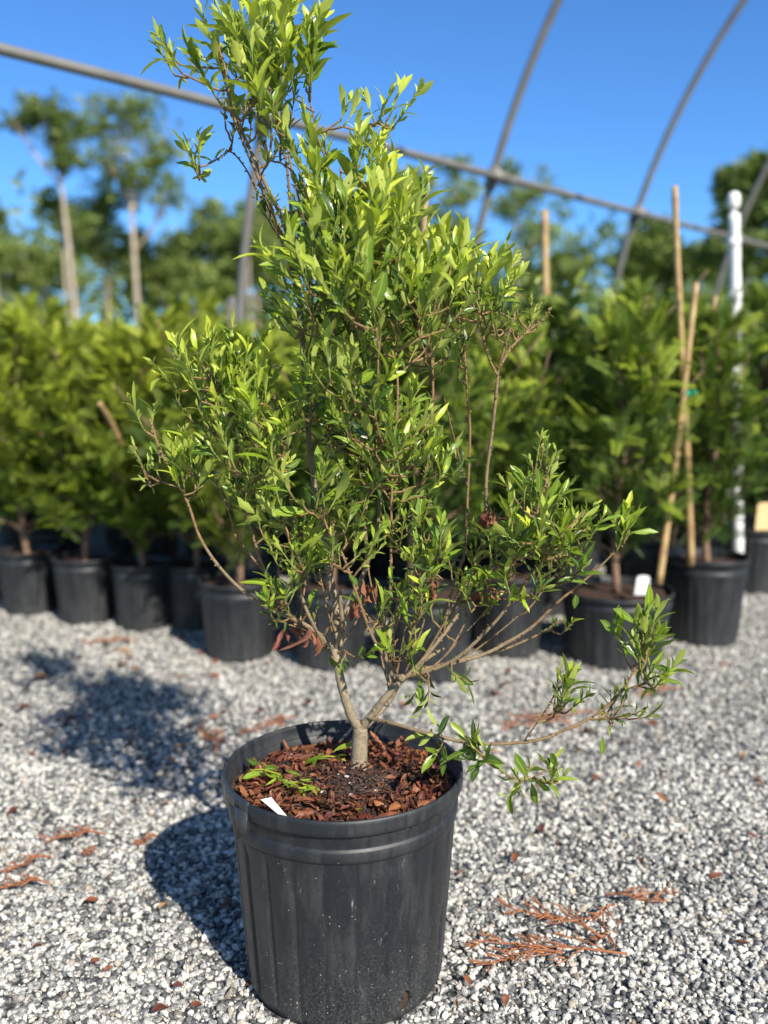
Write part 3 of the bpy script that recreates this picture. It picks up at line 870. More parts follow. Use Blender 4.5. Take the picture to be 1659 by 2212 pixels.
# targets for shoot bases, nearest to the skeleton first so that twigs branch off twigs
tg = []
for (cx, cy, rx, ry, dc, ds, n, sl_, ll, tone, upr) in FOL:
    for _ in range(int(n * (.72 if cy < 450 and cx < 700 else 1.0 if cy < 720 else 1.12 if cy < 1040 else .98) + .5)):
        while True:
            u, v = rng.uniform(-1, 1, 2)
            if u * u + v * v < 1: break
        px, py = cx + u * rx, cy + v * ry + (sl_ * .5 + ll * .45) * 1180 * max(0, upr) / (max(0, upr) + .15)
        q = np.array(P(px, py, Y0 + dc + float(np.clip(rng.normal(0, 1), -1.5, 1.5)) * ds))
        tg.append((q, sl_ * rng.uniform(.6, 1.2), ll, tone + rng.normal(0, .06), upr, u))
A = np.array(SKP)
tg.sort(key=lambda t: float(np.min(np.linalg.norm(A - t[0], axis=1))))
for (q, sl_, ll, tone, upr, u) in tg:
    A = np.array(SKP)
    dv = q - A
    dist = np.linalg.norm(dv, axis=1) + np.maximum(0, -(dv[:, 2]) + 0.01) * (1.6 if upr > 0 else 0.2)
    j = int(np.argmin(dist))
    s = A[j]; bi = SKB[j]
    L = float(np.linalg.norm(q - s))
    upv = np.array([u * .35, rng.normal(0, .25), upr + .15]) + rv() * .22
    upv /= np.linalg.norm(upv)
    upv = upv * .75 + (q - s) / max(L, 1e-4) * .5
    upv /= np.linalg.norm(upv)
    if L > .008:
        e_ = q - s
        ps, rs = smooth_path([Vector(s), Vector(s + e_ * .33 + rv() * L * .03 + np.array([0, 0, -.03 * L])), Vector(s + e_ * .68 + rv() * L * .03 - upv * L * .04), Vector(q)], [min(SKR[j], .0024), .0021, .0018, .0016], 3)
        tube(bm_br[bi], [TB @ p for p in ps], rs, 5, (.62 + .1 * random.random(), .5, .5), .08)
        for k, p in enumerate(ps[2:]):
            SKP.append(np.array(p)); SKB.append(bi); SKR.append(.0018)
        # small leaves along the connecting twig
        if L > .03 and tone < .75:
            m_ = int(L / (.009 if ll < .03 else .020))
            for _ in range(m_):
                p = np.array(ps[random.randrange(1, len(ps))])
                out = rv(); out /= np.linalg.norm(out)
                dr = out * .8 + upv * .6
                l_ = ll * rng.uniform(.3, .7)
                add_leaves(bm_fo[bi], [tuple(TB @ Vector(p))], [dr], [np.array([0, 0, 1.]) + rv() * .4 + upv * .3], [l_], [l_ * rng.uniform(.24, .36)], [max(0, tone - .2 + rng.normal(0, .08))])
        if random.random() < .5:
            for p in ps[1:-1:2]:
                d = Vector(rv()).normalized()
                tube(bm_br[bi], [TB @ p, TB @ (p + d * .0032)], [.0015, .0008], 4, (.68, .5, .5))
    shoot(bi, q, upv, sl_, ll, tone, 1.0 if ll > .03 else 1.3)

# a few large single leaves that read on their own: base px, tip px, width, tone
BIG = [((672, 1108), (586, 1100), -.13, .017, .66, 'r9'), ((690, 1090), (742, 1048), -.13, .011, .62, 'r9'), ((770, 835), (810, 795), -.12, .016, .66, 'centre_t'),
       ((1330, 1135), (1252, 1146), 0.0, .013, .62, 'r3'), ((1362, 1150), (1424, 1148), .01, .010, .62, 'r3'), ((1352, 1140), (1352, 1078), .01, .017, .5, 'r3'), ((1362, 1140), (1386, 1085), .01, .014, .55, 'r3'),
       ((1190, 1100), (1210, 1036), -.08, .018, .5, 's4'), ((1170, 1075), (1160, 1008), -.08, .011, .42, 's4'), ((1095, 1190), (1150, 1205), -.03, .012, .6, 'r1'),
       ((1240, 1315), (1245, 1285), .04, .015, .35, 'r3'), ((1300, 1590), (1302, 1632), -.13, .012, .45, 'r10'), ((960, 1610), (957, 1680), -.12, .010, .3, 'r10'),
       ((1000, 1606), (1028, 1642), -.11, .016, .2, 'r10'), ((945, 1590), (970, 1545), -.10, .014, .3, 'r10'), ((1392, 1340), (1408, 1262), -.13, .016, .62, 'r10'),
       ((1375, 1350), (1328, 1310), -.13, .015, .5, 'r10'), ((1410, 1440), (1452, 1445), -.13, .011, .35, 'r10'), ((905, 1470), (912, 1520), -.04, .014, .35, 'right_b'),
       ((975, 1450), (1025, 1482), -.03, .013, .25, 'right_b'), ((880, 1345), (862, 1272), -.09, .013, .62, 's1'), ((655, 190), (700, 130), -.03, .018, .55, 'trunk2'),
       ((1095, 1130), (1075, 1180), -.05, .012, .3, 'r1'), ((760, 470), (728, 370), -.12, .012, .6, 'centre_l'), ((860, 600), (880, 530), -.14, .017, .5, 'r8'), ((1148, 1690), (1160, 1740), -.15, .012, .5, 'r10b'),
       ((1140, 1680), (1112, 1628), -.15, .015, .4, 'r10b'), ((1090, 1668), (1062, 1640), -.15, .012, .55, 'r10b'), ((1035, 1655), (1018, 1690), -.13, .012, .35, 'r10b')]
for (b0, b1, dy, w, tone, nme) in BIG:
    a = P(b0[0], b0[1], Y0 + dy); b = P(b1[0], b1[1], Y0 + dy - .005)
    L = (b - a).length
    add_leaves(bm_fo[BRN.index(nme)], [tuple(TB @ a)], [np.array(b - a)], [np.array([.25, -.75, .55]) + rv() * .3], [L], [w * 1.1], [tone], np.array([.08]), np.array([.25]))

wi = {}
for nme, cx, cy, dy, n in (('centre_l', 798, 1262, -.02, 9), ('r7', 935, 1262, .0, 10), ('r5', 1058, 1110, -.0, 7), ('left_in', 676, 1366, -.03, 4), ('r1', 1050, 1268, -.02, 5), ('left_mid', 622, 1350, .0, 4), ('r9', 772, 1300, -.08, 4)):
    w = MB()
    B, D_, N_, L_, T_ = [], [], [], [], []
    for _ in range(n):
        a = P(cx + random.uniform(-14, 14), cy + random.uniform(-14, 10), Y0 + dy + random.uniform(-.02, .02))
        B.append(tuple(TB @ a)); D_.append(np.array([random.uniform(-.5, .5), random.uniform(-.5, .3), -random.uniform(.2, 1.2)])); N_.append(rv())
        L_.append(random.uniform(.026, .045)); T_.append(random.uniform(.2, .5))
    add_leaves(w, B, np.array(D_), np.array(N_), L_, [l * .3 for l in L_], T_, rng.normal(.2, .5, n), rng.uniform(.8, 1.6, n), .15)
    wi[nme] = w

NBR = len(BRN)
for bi, nme in enumerate(BRN):
    b = bm_br[bi].build('branch', M['bark'], tree)
    if bm_fo[bi].n: bm_fo[bi].build('foliage', M['leaf'], b)
    if nme in wi:
        tag(wi[nme].build('withered_leaf_cluster', M['dead'], b), 'curled dark red withered leaves')

# ------------------------------------------------------------------ leaf litter on the soil
lit = MB()
n = 3000
rr_ = 0.198 * np.sqrt(rng.random(n)); aa = rng.uniform(0, 2 * PI, n)
x, y = rr_ * np.cos(aa), rr_ * np.sin(aa)
# bare dark patch right of the trunk
keep = ~(((x - 0.065) / 0.085) ** 2 + ((y + 0.02) / 0.055) ** 2 < 1) | (rng.random(n) < .22)
x, y = x[keep], y[keep]; n = len(x)
z = np.array([soil_h(a, b) for a, b in zip(x, y)]) + rng.uniform(.001, .012, n)
rad_ = np.hypot(x, y)
big = (rad_ > .09) & (rng.random(n) < .5)
big &= rng.random(n) < .33
L = np.where(big, rng.uniform(.020, .040, n), rng.uniform(.005, .016, n))
D_ = rng.normal(size=(n, 3)) * np.array([1, 1, .25]); N_ = np.array([0, 0, 1.]) + rng.normal(size=(n, 3)) * .6
base = np.stack([x, y, z], 1) - D_ / np.linalg.norm(D_, axis=1, keepdims=True) * L[:, None] * .5
br_ = np.hypot(base[:, 0], base[:, 1]); ok = br_ < .195
tip = base + D_ / np.linalg.norm(D_, axis=1, keepdims=True) * L[:, None]
ok &= np.hypot(tip[:, 0], tip[:, 1]) < .201
tones = np.where(big, rng.uniform(.1, .9, n), np.where(rng.random(n) < .68, rng.uniform(0, .10, n), rng.uniform(.3, .85, n)))
base, D_, N_, L, tones = base[ok], D_[ok], N_[ok], L[ok], tones[ok]; n = len(L)
add_leaves(lit, base, D_, N_, L, L * rng.uniform(.28, .5, n), tones, rng.normal(.1, .45, n), rng.uniform(.1, 1.3, n), .10)
o = lit.build('leaf_litter', M['dead'])
o.location = (POT_X, POT_Y, 0)
tag(o, 'brown and red dead leaves and bark lying on the soil of the big pot', 'leaf litter', kind='stuff')

M['chip'] = bark_mat('bark_chip', [(0.0, (0.03, 0.02, 0.015)), (0.25, (0.09, 0.05, 0.035)), (0.4, (0.35, 0.32, 0.28)), (1.0, (0.6, 0.58, 0.52))], 300)
# bits of perlite and bark
chip = MB()
V0, F0 = ico(1)
for _ in range(420):
    if random.random() < .55: a, b = random.gauss(.06, .045), random.gauss(-.03, .04)
    else:
        r_ = .19 * math.sqrt(random.random()); t_ = random.uniform(0, 6.28); a, b = r_ * math.cos(t_), r_ * math.sin(t_)
    if math.hypot(a, b) > .195: continue
    s = random.uniform(.0012, .0045)
    v = V0 * np.array([s * random.uniform(.8, 2.2), s, s * .6]) * (1 + rng.normal(0, .15, (len(V0), 1)))
    th = random.uniform(0, 6.28)
    v = np.stack([v[:, 0] * math.cos(th) - v[:, 1] * math.sin(th), v[:, 0] * math.sin(th) + v[:, 1] * math.cos(th), v[:, 2]], 1)
    v += np.array([a, b, soil_h(a, b) + .003])
    chip.add(v, F0.tolist(), (random.choice([0.0, .05, .1, .15, .2]) if random.random() < .93 else random.uniform(.4, .9), random.choice([.2, 1.0]), .5))
o = chip.build('bark_chips', M['chip'])
o.location = (POT_X, POT_Y, 0)
tag(o, 'dark bark chips and pale grit in the bare patch of soil beside the trunk', 'bark chips', kind='stuff')

# green fallen clippings in the pot: each a thing
gl_lab = ['green clipping lying among the brown leaves near the white tag', 'wilted green leaf leaning on the soil at the left of the pot', 'fresh green leaves lying just left of the trunk base', 'yellow green leaf lying at the front edge of the pot soil']
spots = [((640, 1700), 22, .036, .6), ((568, 1668), 5, .045, .4), ((715, 1645), 4, .045, .6), ((752, 1760), 1, .035, .85)]
for (pp, n, l_, tone), lb in zip(spots, gl_lab):
    w = MB(); B, D_, N_, L_ = [], [], [], []
    g = G(pp[0], pp[1], .375)
    for k in range(n):
        s_ = .014 if n < 6 else .034
        B.append((random.uniform(-s_, s_), random.uniform(-s_, s_), .006 + random.uniform(0, .012)))
        D_.append(np.array([random.uniform(-1, 1), random.uniform(-1, 1), random.uniform(0, .3)])); N_.append(np.array([0, -.5, 1.]) + rv() * .4)
        L_.append(l_ * random.uniform(.7, 1.2))
    add_leaves(w, B, np.array(D_), np.array(N_), L_, [q * (.26 if n < 6 else .16) for q in L_], rng.normal(tone, .1, n))
    pts, rad = smooth_path([(-.03, .01, .004), (0, 0, .012), (.035, -.012, .006)], [.0014, .0016, .001], 4)
    if n > 1: tube(w, pts, rad, 5, (.9, .9, .5))
    o = w.build('fallen_clipping' if n > 1 else 'fallen_leaf', M['leaf']); o.location = (g.x, g.y, soil_h(g.x - POT_X, g.y - POT_Y) + .004)
    tag(o, lb, 'clipping' if n > 1 else 'leaf')

# white plastic tag stuck in the soil by the rim
w = MB()
a = P(563, 1727, 1.404); b = P(586, 1722, 1.408); c = P(621, 1764, 1.397); d = P(600, 1758, 1.392)
nrm = (b - a).cross(c - a).normalized() * .0008
c = c + (c - b) * .35; d = d + (d - a) * .5
w.add([tuple(q) for q in (a, b, c, d, a + nrm, b + nrm, c + nrm, d + nrm)], [(0, 1, 2, 3), (7, 6, 5, 4), (0, 4, 5, 1), (1, 5, 6, 2), (2, 6, 7, 3), (3, 7, 4, 0)])
tag(w.build('plant_tag', simple('tag_plastic', (0.52, 0.52, 0.50), 0.5, 0, 80, 0.1), smooth=False), 'blank white plastic tag tilted in the soil at the front left of the big pot', 'plant tag')


# ------------------------------------------------------------------ things lying on the gravel
def sprig_mesh(name, n=10, L=.22, seed=0):
    random.seed(seed)
    w = MB()
    ax = [Vector((t * L, .012 * math.sin(t * 5 + seed), .012 + .006 * math.sin(t * 7))) for t in [i / 8 for i in range(9)]]
    tube(w, ax, [.0022 - .0014 * i / 8 for i in range(9)], 6, (.3, .5, .5), .2)
    for k in range(n):
        f = .18 + .8 * k / n
        i = int(f * 8); b0 = ax[i]
        sg = 1 if k % 2 else -1
        l_ = L * .30 * (1.1 - f) * random.uniform(.6, 1.3) + .02
        an = sg * random.uniform(.35, .65)
        pts = [b0 + Vector((math.cos(an) * l_ * t, math.sin(an) * l_ * t, .004 * math.sin(t * 4 + k))) for t in (0, .35, .7, 1)]
        tube(w, pts, [.0014, .0014, .0011, .0006], 5, (random.uniform(.2, .9), .5, .5), .3)
        for t in (.3, .5, .7, .85):
            p0 = b0 + Vector((math.cos(an) * l_ * t, math.sin(an) * l_ * t, .002))
            a2 = an + random.choice((-1, 1)) * random.uniform(.4, .8)
            l2 = random.uniform(.008, .02)
            tube(w, [p0, p0 + Vector((math.cos(a2) * l2, math.sin(a2) * l2, random.uniform(0, .005)))], [.0014, .0007], 4, (random.uniform(.3, 1), .5, .5), .3)
    return w.mesh(name, M['sprig'])


SPR = [sprig_mesh('sprig', 8, .24, 1), sprig_mesh('sprig', 9, .17, 2), sprig_mesh('sprig', 7, .12, 3)]
sprigs = [
    ((1350, 2075), (1010, 2062), 0, 'long rust coloured dry conifer sprig in front right on the gravel'),
    ((1305, 2040), (1080, 1975), 1, 'dry rust conifer sprig lying above the longest one, right of the pot'),
    ((1210, 2075), (1030, 2108), 1, 'lowest dry rust conifer sprig beside the base of the pot'),
    ((1325, 1975), (1300, 2058), 2, 'short upright rust conifer sprig bunched at the right'),
    ((1310, 1962), (1450, 1945), 1, 'thin dry rust sprig reaching furthest right on the gravel'),
    ((110, 1868), (0, 1905), 1, 'dry brown sprig at the left edge of the gravel'),
    ((110, 1925), (-20, 1938), 1, 'lower dry brown sprig at the left edge of the gravel'),
    ((230, 1818), (90, 1830), 1, 'dry orange sprig left of the pot shadow'),
    ((215, 1865), (180, 1855), 2, 'small star shaped orange dry sprig on the left gravel'),
    ((1280, 1545), (1085, 1590), 0, 'blurred orange dry frond on the gravel behind the pot rim, right'),
    ((1230, 1575), (1100, 1560), 1, 'blurred orange dry frond behind the low right branch'),
    ((1465, 1500), (1380, 1515), 1, 'blurred orange dry frond far right on the gravel'),
    ((300, 1395), (180, 1398), 1, 'blurred orange dry frond on the gravel before the left pots'),
    ((640, 1560), (520, 1600), 0, 'orange dry frond on the gravel just behind the left of the big pot'),
    ((480, 1640), (430, 1580), 1, 'brown dry frond in the shade left of the big pot'),
    ((350, 1832), (290, 1835), 2, 'thin orange dry sprig at the edge of the pot shadow'),
]
for (a, b, k, lb) in sprigs:
    g, h = G(*a), G(*b)
    d = h - g
    o = bpy.data.objects.new('dry_sprig', SPR[k]); COL.objects.link(o)
    o.location = (g.x, g.y, .008)
    s = d.length / (.24, .17, .12)[k]
    o.scale = (s, s, 1.2); o.rotation_euler = (0, 0, math.atan2(d.y, d.x))
    tag(o, lb, 'dry sprig', 'dry conifer sprigs on the gravel')

random.seed(11)
FL = []
for k in range(5):
    w = MB()
    add_leaves(w, [(-.02, 0, .004)], [[1, 0, .1]], [[0, 0, 1.]], [.04], [.016], [(.15, .45, .6, .75, .95)[k]], np.array([random.uniform(-.3, .4)]), np.array([random.uniform(.3, 1.2)]), .12)
    FL.append(w.mesh('dead_leaf', M['dead']))
spots = [(185, 1955), (345, 1975), (490, 1960), (205, 2085), (240, 2110), (375, 2140), (1060, 2150), (985, 2185), (1180, 1810), (1075, 1505), (270, 1410), (455, 1432), (395, 1380), (1085, 1500),
         (50, 1500), (60, 1640), (365, 1650), (140, 1630), (1535, 1910), (1380, 1880), (1440, 1740), (1545, 1585), (1340, 1620), (1150, 1720), (1600, 1640), (1555, 1450), (985, 1900), (1500, 1780), (1620, 1820), (30, 1770), (280, 1745), (420, 2180), (340, 2205), (540, 2135), (1640, 1700), (1210, 1850), (1290, 1690), (60, 1440),
         (475, 1475), (560, 1545), (350, 1740), (1095, 2180), (1020, 2140), (1590, 2060), (90, 2050), (870, 1540), (600, 1560), (1110, 1870), (1425, 1690)]
spots += [(random.choice((random.uniform(0, 700), random.uniform(900, 1659))), random.uniform(1380, 1680)) for _ in range(46)]
for i, (px, py) in enumerate(spots):
    g = G(px + random.uniform(-12, 12), py + random.uniform(-8, 8))
    o = bpy.data.objects.new('dead_leaf', FL[random.randrange(5)]); COL.objects.link(o)
    o.location = (g.x, g.y, random.uniform(.009, .015))
    s = random.uniform(.45, 1.0) * (1.5 if py < 1600 else 1)
    o.scale = (s, s * random.uniform(.8, 1.5), s); o.rotation_euler = (random.uniform(-.4, .4), random.uniform(-.4, .4), random.uniform(0, 6.28))
    tag(o, 'small dry brown leaf lying loose on the grey gravel', 'dead leaf', 'dry leaves scattered on the gravel')

# ------------------------------------------------------------------ background shrubs
random.seed(5)


def far_pot(Rr, H):
    mb = MB()
    Rb = Rr * .82

    def rf(r, z, th, fl): return r - (.004 * (max(0, 1 - abs(((th * 24 / (2 * PI)) % 1) - .5) / .2)) * fl)
    prof = [(Rb * .6, .004, 0), (Rb * .95, .002, 0), (Rb, .012, 0)]
    for i in range(8): prof.append((Rb + (Rr * .955 - Rb) * i / 7, .02 + (H * .80 - .02) * i / 7, 1 if i < 7 else 0))
    prof += [(Rr * .965, H * .82, 0), (Rr * .965, H * .86, 0), (Rr * .945, H * .87, 0), (Rr * .965, H * .93, 0), (Rr * .995, H * .935, 0), (Rr, H * .985, 0), (Rr * .985, H, 0), (Rr * .965, H * .985, 0), (Rr * .94, H * .85, 0)]
    lathe(mb, prof, 144, rf)
    return mb


def far_soil(Rr, H):
    mb = MB(); V = [(0, 0, H * .92)]; F = []
    for i in range(1, 7):
        for k in range(28):
            th = 2 * PI * k / 28; r = Rr * .95 * i / 6
            V.append((r * math.cos(th), r * math.sin(th), H * .90 + random.uniform(-.008, .010)))
    for k in range(28): F.append((0, 1 + k, 1 + (k + 1) % 28))
    for i in range(5):
        for k in range(28):
            k2 = (k + 1) % 28; F.append((1 + i * 28 + k, 1 + (i + 1) * 28 + k, 1 + (i + 1) * 28 + k2, 1 + i * 28 + k2))
    mb.add(V, F)
    return mb


def rhomb_template(kind):
    """flat spray in the xy plane, x along, unit length: list of rhombi (4 verts)"""
    V, T = [], []

    def rh(p, ang, l, w, t):
        c, s = math.cos(ang), math.sin(ang)
        for (a, b) in ((0, 0), (l * .45, w), (l, 0), (l * .45, -w)):
            V.append((p[0] + a * c - b * s, p[1] + a * s + b * c, 0)); T.append(t + .25 * a / max(l, .01) * 0)
    if kind == 'thuja':
        rh((0, 0), 0, 1.0, .022, .0)
        for i in range(7):
            x = .12 + i * .125
            l = .42 * (1 - .09 * i)
            for sg in (-1, 1):
                rh((x, 0), sg * .62, l, .022, .15)
                rh((x + l * .4 * math.cos(.62), sg * l * .4 * math.sin(.62)), sg * .15, l * .5, .020, .35)
                if i % 2 == 0: rh((x + l * .3 * math.cos(.62), sg * l * .3 * math.sin(.62)), sg * 1.2, l * .35, .020, .35)
    else:
        rh((0, 0), 0, 1.0, .012, -.1)
        for i in range(7):
            x = .1 + i * .13
            for sg in (-1, 1):
                rh((x, 0), sg * (.9 - .05 * i), .30, .075, .1 + .04 * i)
        rh((.9, 0), 0, .3, .07, .35)
    V = np.array(V); F = [[i * 4, i * 4 + 1, i * 4 + 2, i * 4 + 3] for i in range(len(V) // 4)]
    return V, np.array(F), np.array(T)


THJ = rhomb_template('thuja'); BRD = rhomb_template('broad')


def spray_cloud(mb, C, D, N, L, tone, tmpl):
    V0, F0, T0 = tmpl
    D, S, N = frames(D, N)
    droop = rng.uniform(.05, .35, len(L))
    x = V0[None, :, 0] * L[:, None]; y = V0[None, :, 1] * L[:, None]
    z = -(V0[None, :, 0] ** 2) * (L * droop)[:, None] - (V0[None, :, 1] ** 2) * (L * .5)[:, None]
    W = C[:, None] + D[:, None] * x[..., None] + S[:, None] * y[..., None] + N[:, None] * z[..., None]
    T = np.zeros(W.shape); T[..., 0] = np.clip(tone[:, None] + T0[None] * .8 - .1, 0, 1); T[..., 1] = .5; T[..., 2] = .5
    mb.add_many(W, F0, T)


def shrub_parts(H, Wd, z0, n, tmpl, sl0, sl1, tone, base_w=.75):
    """crown cloud and trunk, local origin at ground; plumes of sprays along branches from z0 to H"""
    cr, tk = MB(), MB()
    pts, rad = smooth_path([(0, 0, z0 - .12), (.015, .01, z0 + .15), (-.015, .01, H * .6), (.01, .0, H * .92)], [.017, .014, .009, .003], 4)
    tube(tk, pts, rad, 7, (.3, .5, .5), .08)
    nb = 46
    per = max(4, int(n / nb))
    for k in range(nb):
        zf = (k + random.random()) / nb
        zs = z0 - .02 + (H * .88 - z0) * zf ** 1.1
        a = k * 2.4 + random.uniform(-.5, .5)
        w_ = (base_w + (1 - base_w) * math.sin(min(1, zf * 2) * PI / 2)) * math.sqrt(max(.06, 1.04 - zf)) * Wd * random.uniform(.65, 1.3)
        rise = random.uniform(.5, 1.5) * w_ + .05
        p0 = Vector((0, 0, zs)); p2 = Vector((w_ * math.cos(a), w_ * math.sin(a), zs + rise)); p1 = (p0 + p2) / 2 + Vector((w_ * .12 * math.cos(a), w_ * .12 * math.sin(a), -.12 * rise))
        bp, br = smooth_path([p0, p1, p2], [.0055, .0035, .0015], 5)
        tube(tk, bp, br, 5, (.6, .5, .5), .1)
        bp = np.array(bp)
        m_ = max(4, int(per * (.5 + w_ / Wd)))
        f = .22 + .78 * rng.random(m_) ** .8
        ii = np.minimum((f * (len(bp) - 1)).astype(int), len(bp) - 2); uu = (f * (len(bp) - 1) - ii)[:, None]
        C = bp[ii] * (1 - uu) + bp[ii + 1] * uu + rng.normal(size=(m_, 3)) * .012
        ax = (bp[-1] - bp[0]); ax /= np.linalg.norm(ax)
        D = ax[None] * rng.uniform(.5, 1.3, m_)[:, None] + rng.normal(size=(m_, 3)) * .55 + np.array([0, 0, .15])
        N = np.array([0, 0, .9]) + rng.normal(size=(m_, 3)) * .6
        L = rng.uniform(sl0, sl1, m_) * (1.1 - .35 * f)
        if k % 7 == 3:
            e = p2 + (p2 - p0) * random.uniform(.3, .6); tube(tk, [p2, (p2 + e) / 2 + Vector((0, 0, .02)), e], [.004, .003, .002], 5, (.8, .5, .5), .1)
        bt = random.gauss(0, .13)
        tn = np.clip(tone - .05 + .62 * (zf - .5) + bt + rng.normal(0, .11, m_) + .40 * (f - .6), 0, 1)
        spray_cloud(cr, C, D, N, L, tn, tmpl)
    return cr, tk


def make_potted(name, Rr, H_pot, H, Wd, n, tmpl, sl0, sl1, tone, matk, lift=.06):
    root = empty(name, (0, 0, 0))
    far_pot(Rr, H_pot).build('pot', M['pot_far'], root)
    far_soil(Rr, H_pot).build('soil', M['soil'], root)
    cr, tk = shrub_parts(H, Wd, H_pot + lift, n, tmpl, sl0, sl1, tone)
    t = tk.build('trunk', M['red_bark'], root)
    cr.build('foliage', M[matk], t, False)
    return root


PROTO = {
    'ya': make_potted('potted_conifer', .142, .295, 1.42, .30, 2000, THJ, .06, .135, .62, 'thuja_yellow'),
    'yb': make_potted('potted_conifer', .142, .295, 1.34, .29, 1900, THJ, .055, .13, .5, 'thuja_yellow'),
    'yc': make_potted('potted_conifer', .158, .31, 1.30, .32, 2000, THJ, .06, .14, .42, 'thuja_yellow'),
    'ga': make_potted('potted_conifer', .165, .33, 1.40, .31, 2400, THJ, .05, .12, .5, 'thuja_green'),
    'gb': make_potted('potted_conifer', .155, .33, 1.32, .30, 2200, THJ, .05, .125, .6, 'thuja_green'),
    'ba': make_potted('potted_broadleaf_shrub', .165, .33, 1.40, .33, 1700, BRD, .06, .12, .45, 'broad'),
    'slim': make_potted('potted_conifer', .165, .36, 1.46, .17, 900, THJ, .07, .15, .6, 'thuja_green'),
    'wide': make_potted('potted_conifer', .222, .29, 1.42, .24, 800, THJ, .09, .19, .6, 'thuja_green', .10),
}
used = {}


def put(kind, x, y, s, label, group, cat='potted shrub'):
    o = PROTO[kind]
    if used.get(kind): o = copy_tree(o)
    used[kind] = True
    o.location = (x, y, 0); o.rotation_euler = (0, 0, random.uniform(0, 6.28)); o.scale = (1, 1, s) if False else (s, s, s)
    tag(o, label, cat, group)
    return o


front = [
    (-60, 1318, 'ya', .97, 'blurred bright conifer in the pot cut off by the left edge'),
    (68, 1332, 'ya', 1.0, 'first bright yellow green potted conifer fully in view from the left'),
    (190, 1352, 'yb', 1.0, 'second bright potted conifer from the left, in a tapered black pot'),
    (315, 1366, 'ya', .98, 'third potted conifer from the left, its black pot half shaded on the right'),
    (430, 1366, 'yb', .97, 'potted conifer set back in shade between the third and the wide fifth pot'),
    (520, 1432, 'yc', 1.0, 'potted conifer in the wider black pot just left of the big shrub trunk'),
    (716, 1453, 'gb', .97, 'dark green potted conifer directly behind the left limb of the big shrub'),
    (930, 1481, 'ga', .97, 'potted conifer nearest the camera, behind the middle of the big shrub'),
    (1095, 1424, 'gb', .98, 'potted conifer behind the right limb of the big shrub, half hidden by its neighbour'),
    (1325, 1452, 'wide', .97, 'open green conifer in the widest black pot with a white label on its rim'),
    (1517, 1400, 'slim', 1.0, 'tall green conifer in a black pot holding the straight bamboo stake'),
    (1625, 1287, 'ba', 1.0, 'leafy dark green shrub in the black pot at the right edge'),
]
front_xy = {}
for (px, py, k, s, lb) in front:
    g = G(px, py)
    rb = PROTO[k].children[0].dimensions.x * .41 * s
    y = g.y + (.142, .165)[k in ('ga', 'ba', 'slim')] * .82 * s if k != 'wide' else g.y + .18
    x = g.x * y / g.y
    front_xy[px] = (x, y)
    put(k, x, y, s, lb, 'black potted shrubs in the front row')
# rows behind
for row, (Y, sp) in enumerate(((4.35, .50), (5.1, .52), (6.0, .56), (7.2, .62), (8.6, .70))):
    hw = .47 * Y + .3
    x = -hw + random.uniform(0, .2)
    while x < hw:
        left = x < -.02 * Y
        # the front row steps back on the left
        yy = Y + (-.12 if not left else .32) + random.uniform(-.08, .08)
        if not left and row == 0: yy -= .12
        k = random.choice(['ya', 'yb', 'yc', 'ya'] if left and random.random() < .85 else ['ga', 'gb', 'ba', 'ba'])
        side = 'left' if left else 'right'
        kk = {'y': 'bright yellow green conifer', 'g': 'deep green conifer', 'b': 'dark broad leaved shrub'}[k[0]]
        if not (1.25 < x and Y < 4.7):
            put(k, x, yy, (random.uniform(.88, 1.22) if left else random.uniform(.98, 1.30)) * (1.0 if Y > 5 else .95), '%s in the rows behind the front pots on the %s' % (kk, side), '%s shrubs in the %s back rows' % (kk, side))
        x += sp * random.uniform(.85, 1.15)

# white label in the wide pot, tan card at the right edge
def plate(name, m, a, b, w, th=.0012):
    a, b = Vector(a), Vector(b); d = (b - a).normalized(); s = Vector((1, 0, 0)); n = d.cross(s).normalized() * th
    mb = MB(); s = s * w / 2
    V = [a - s, a + s, b + s * .9, b + s * .5 + d * w * .12, b - s * .5 + d * w * .12, b - s * .9]
    mb.add([tuple(v) for v in V] + [tuple(v + n) for v in V], [(0, 1, 2, 3, 4, 5), (11, 10, 9, 8, 7, 6)] + [(i, 6 + i, 6 + (i + 1) % 6, (i + 1) % 6) for i in range(6)])
    return mb.build(name, m, smooth=False)


fx, fy = front_xy[1325]
a = P(1386, 1285, fy - .15); b = P(1390, 1247, fy - .15)
tag(plate('plant_tag', M['white'], a, b, .052), 'blurred white label standing on the rim of the wide pot at the right', 'plant tag')
a = P(1650, 1145, 3.85); b = P(1654, 1090, 3.86)
tag(plate('plant_tag', M['tan'], a, b, .075), 'tan card tag standing in the pot at the right edge', 'plant tag')


# bamboo stakes
def stake(name, a, b, r, label, m='bamboo'):
    a, b = Vector(a), Vector(b); n = 28
    w = MB(); pts, rad = [], []
    L = (b - a).length
    for i in range(n + 1):
        f = i / n
        pts.append(a.lerp(b, f) + Vector((.004 * math.sin(f * 5 + r * 900), .003 * math.sin(f * 4), 0)))
        rad.append(r * (1 - .25 * f) * (1.14 if i % 6 == 3 else 1.0))
    tube(w, pts, rad, 10, np.repeat(np.array([[(.9 if i % 6 == 3 else random.uniform(0, .5)), .5, .5] for i in range(n + 1)]), 10, 0))
    tag(w.build(name, M[m]), label, 'garden stake', 'bamboo stakes among the potted shrubs')


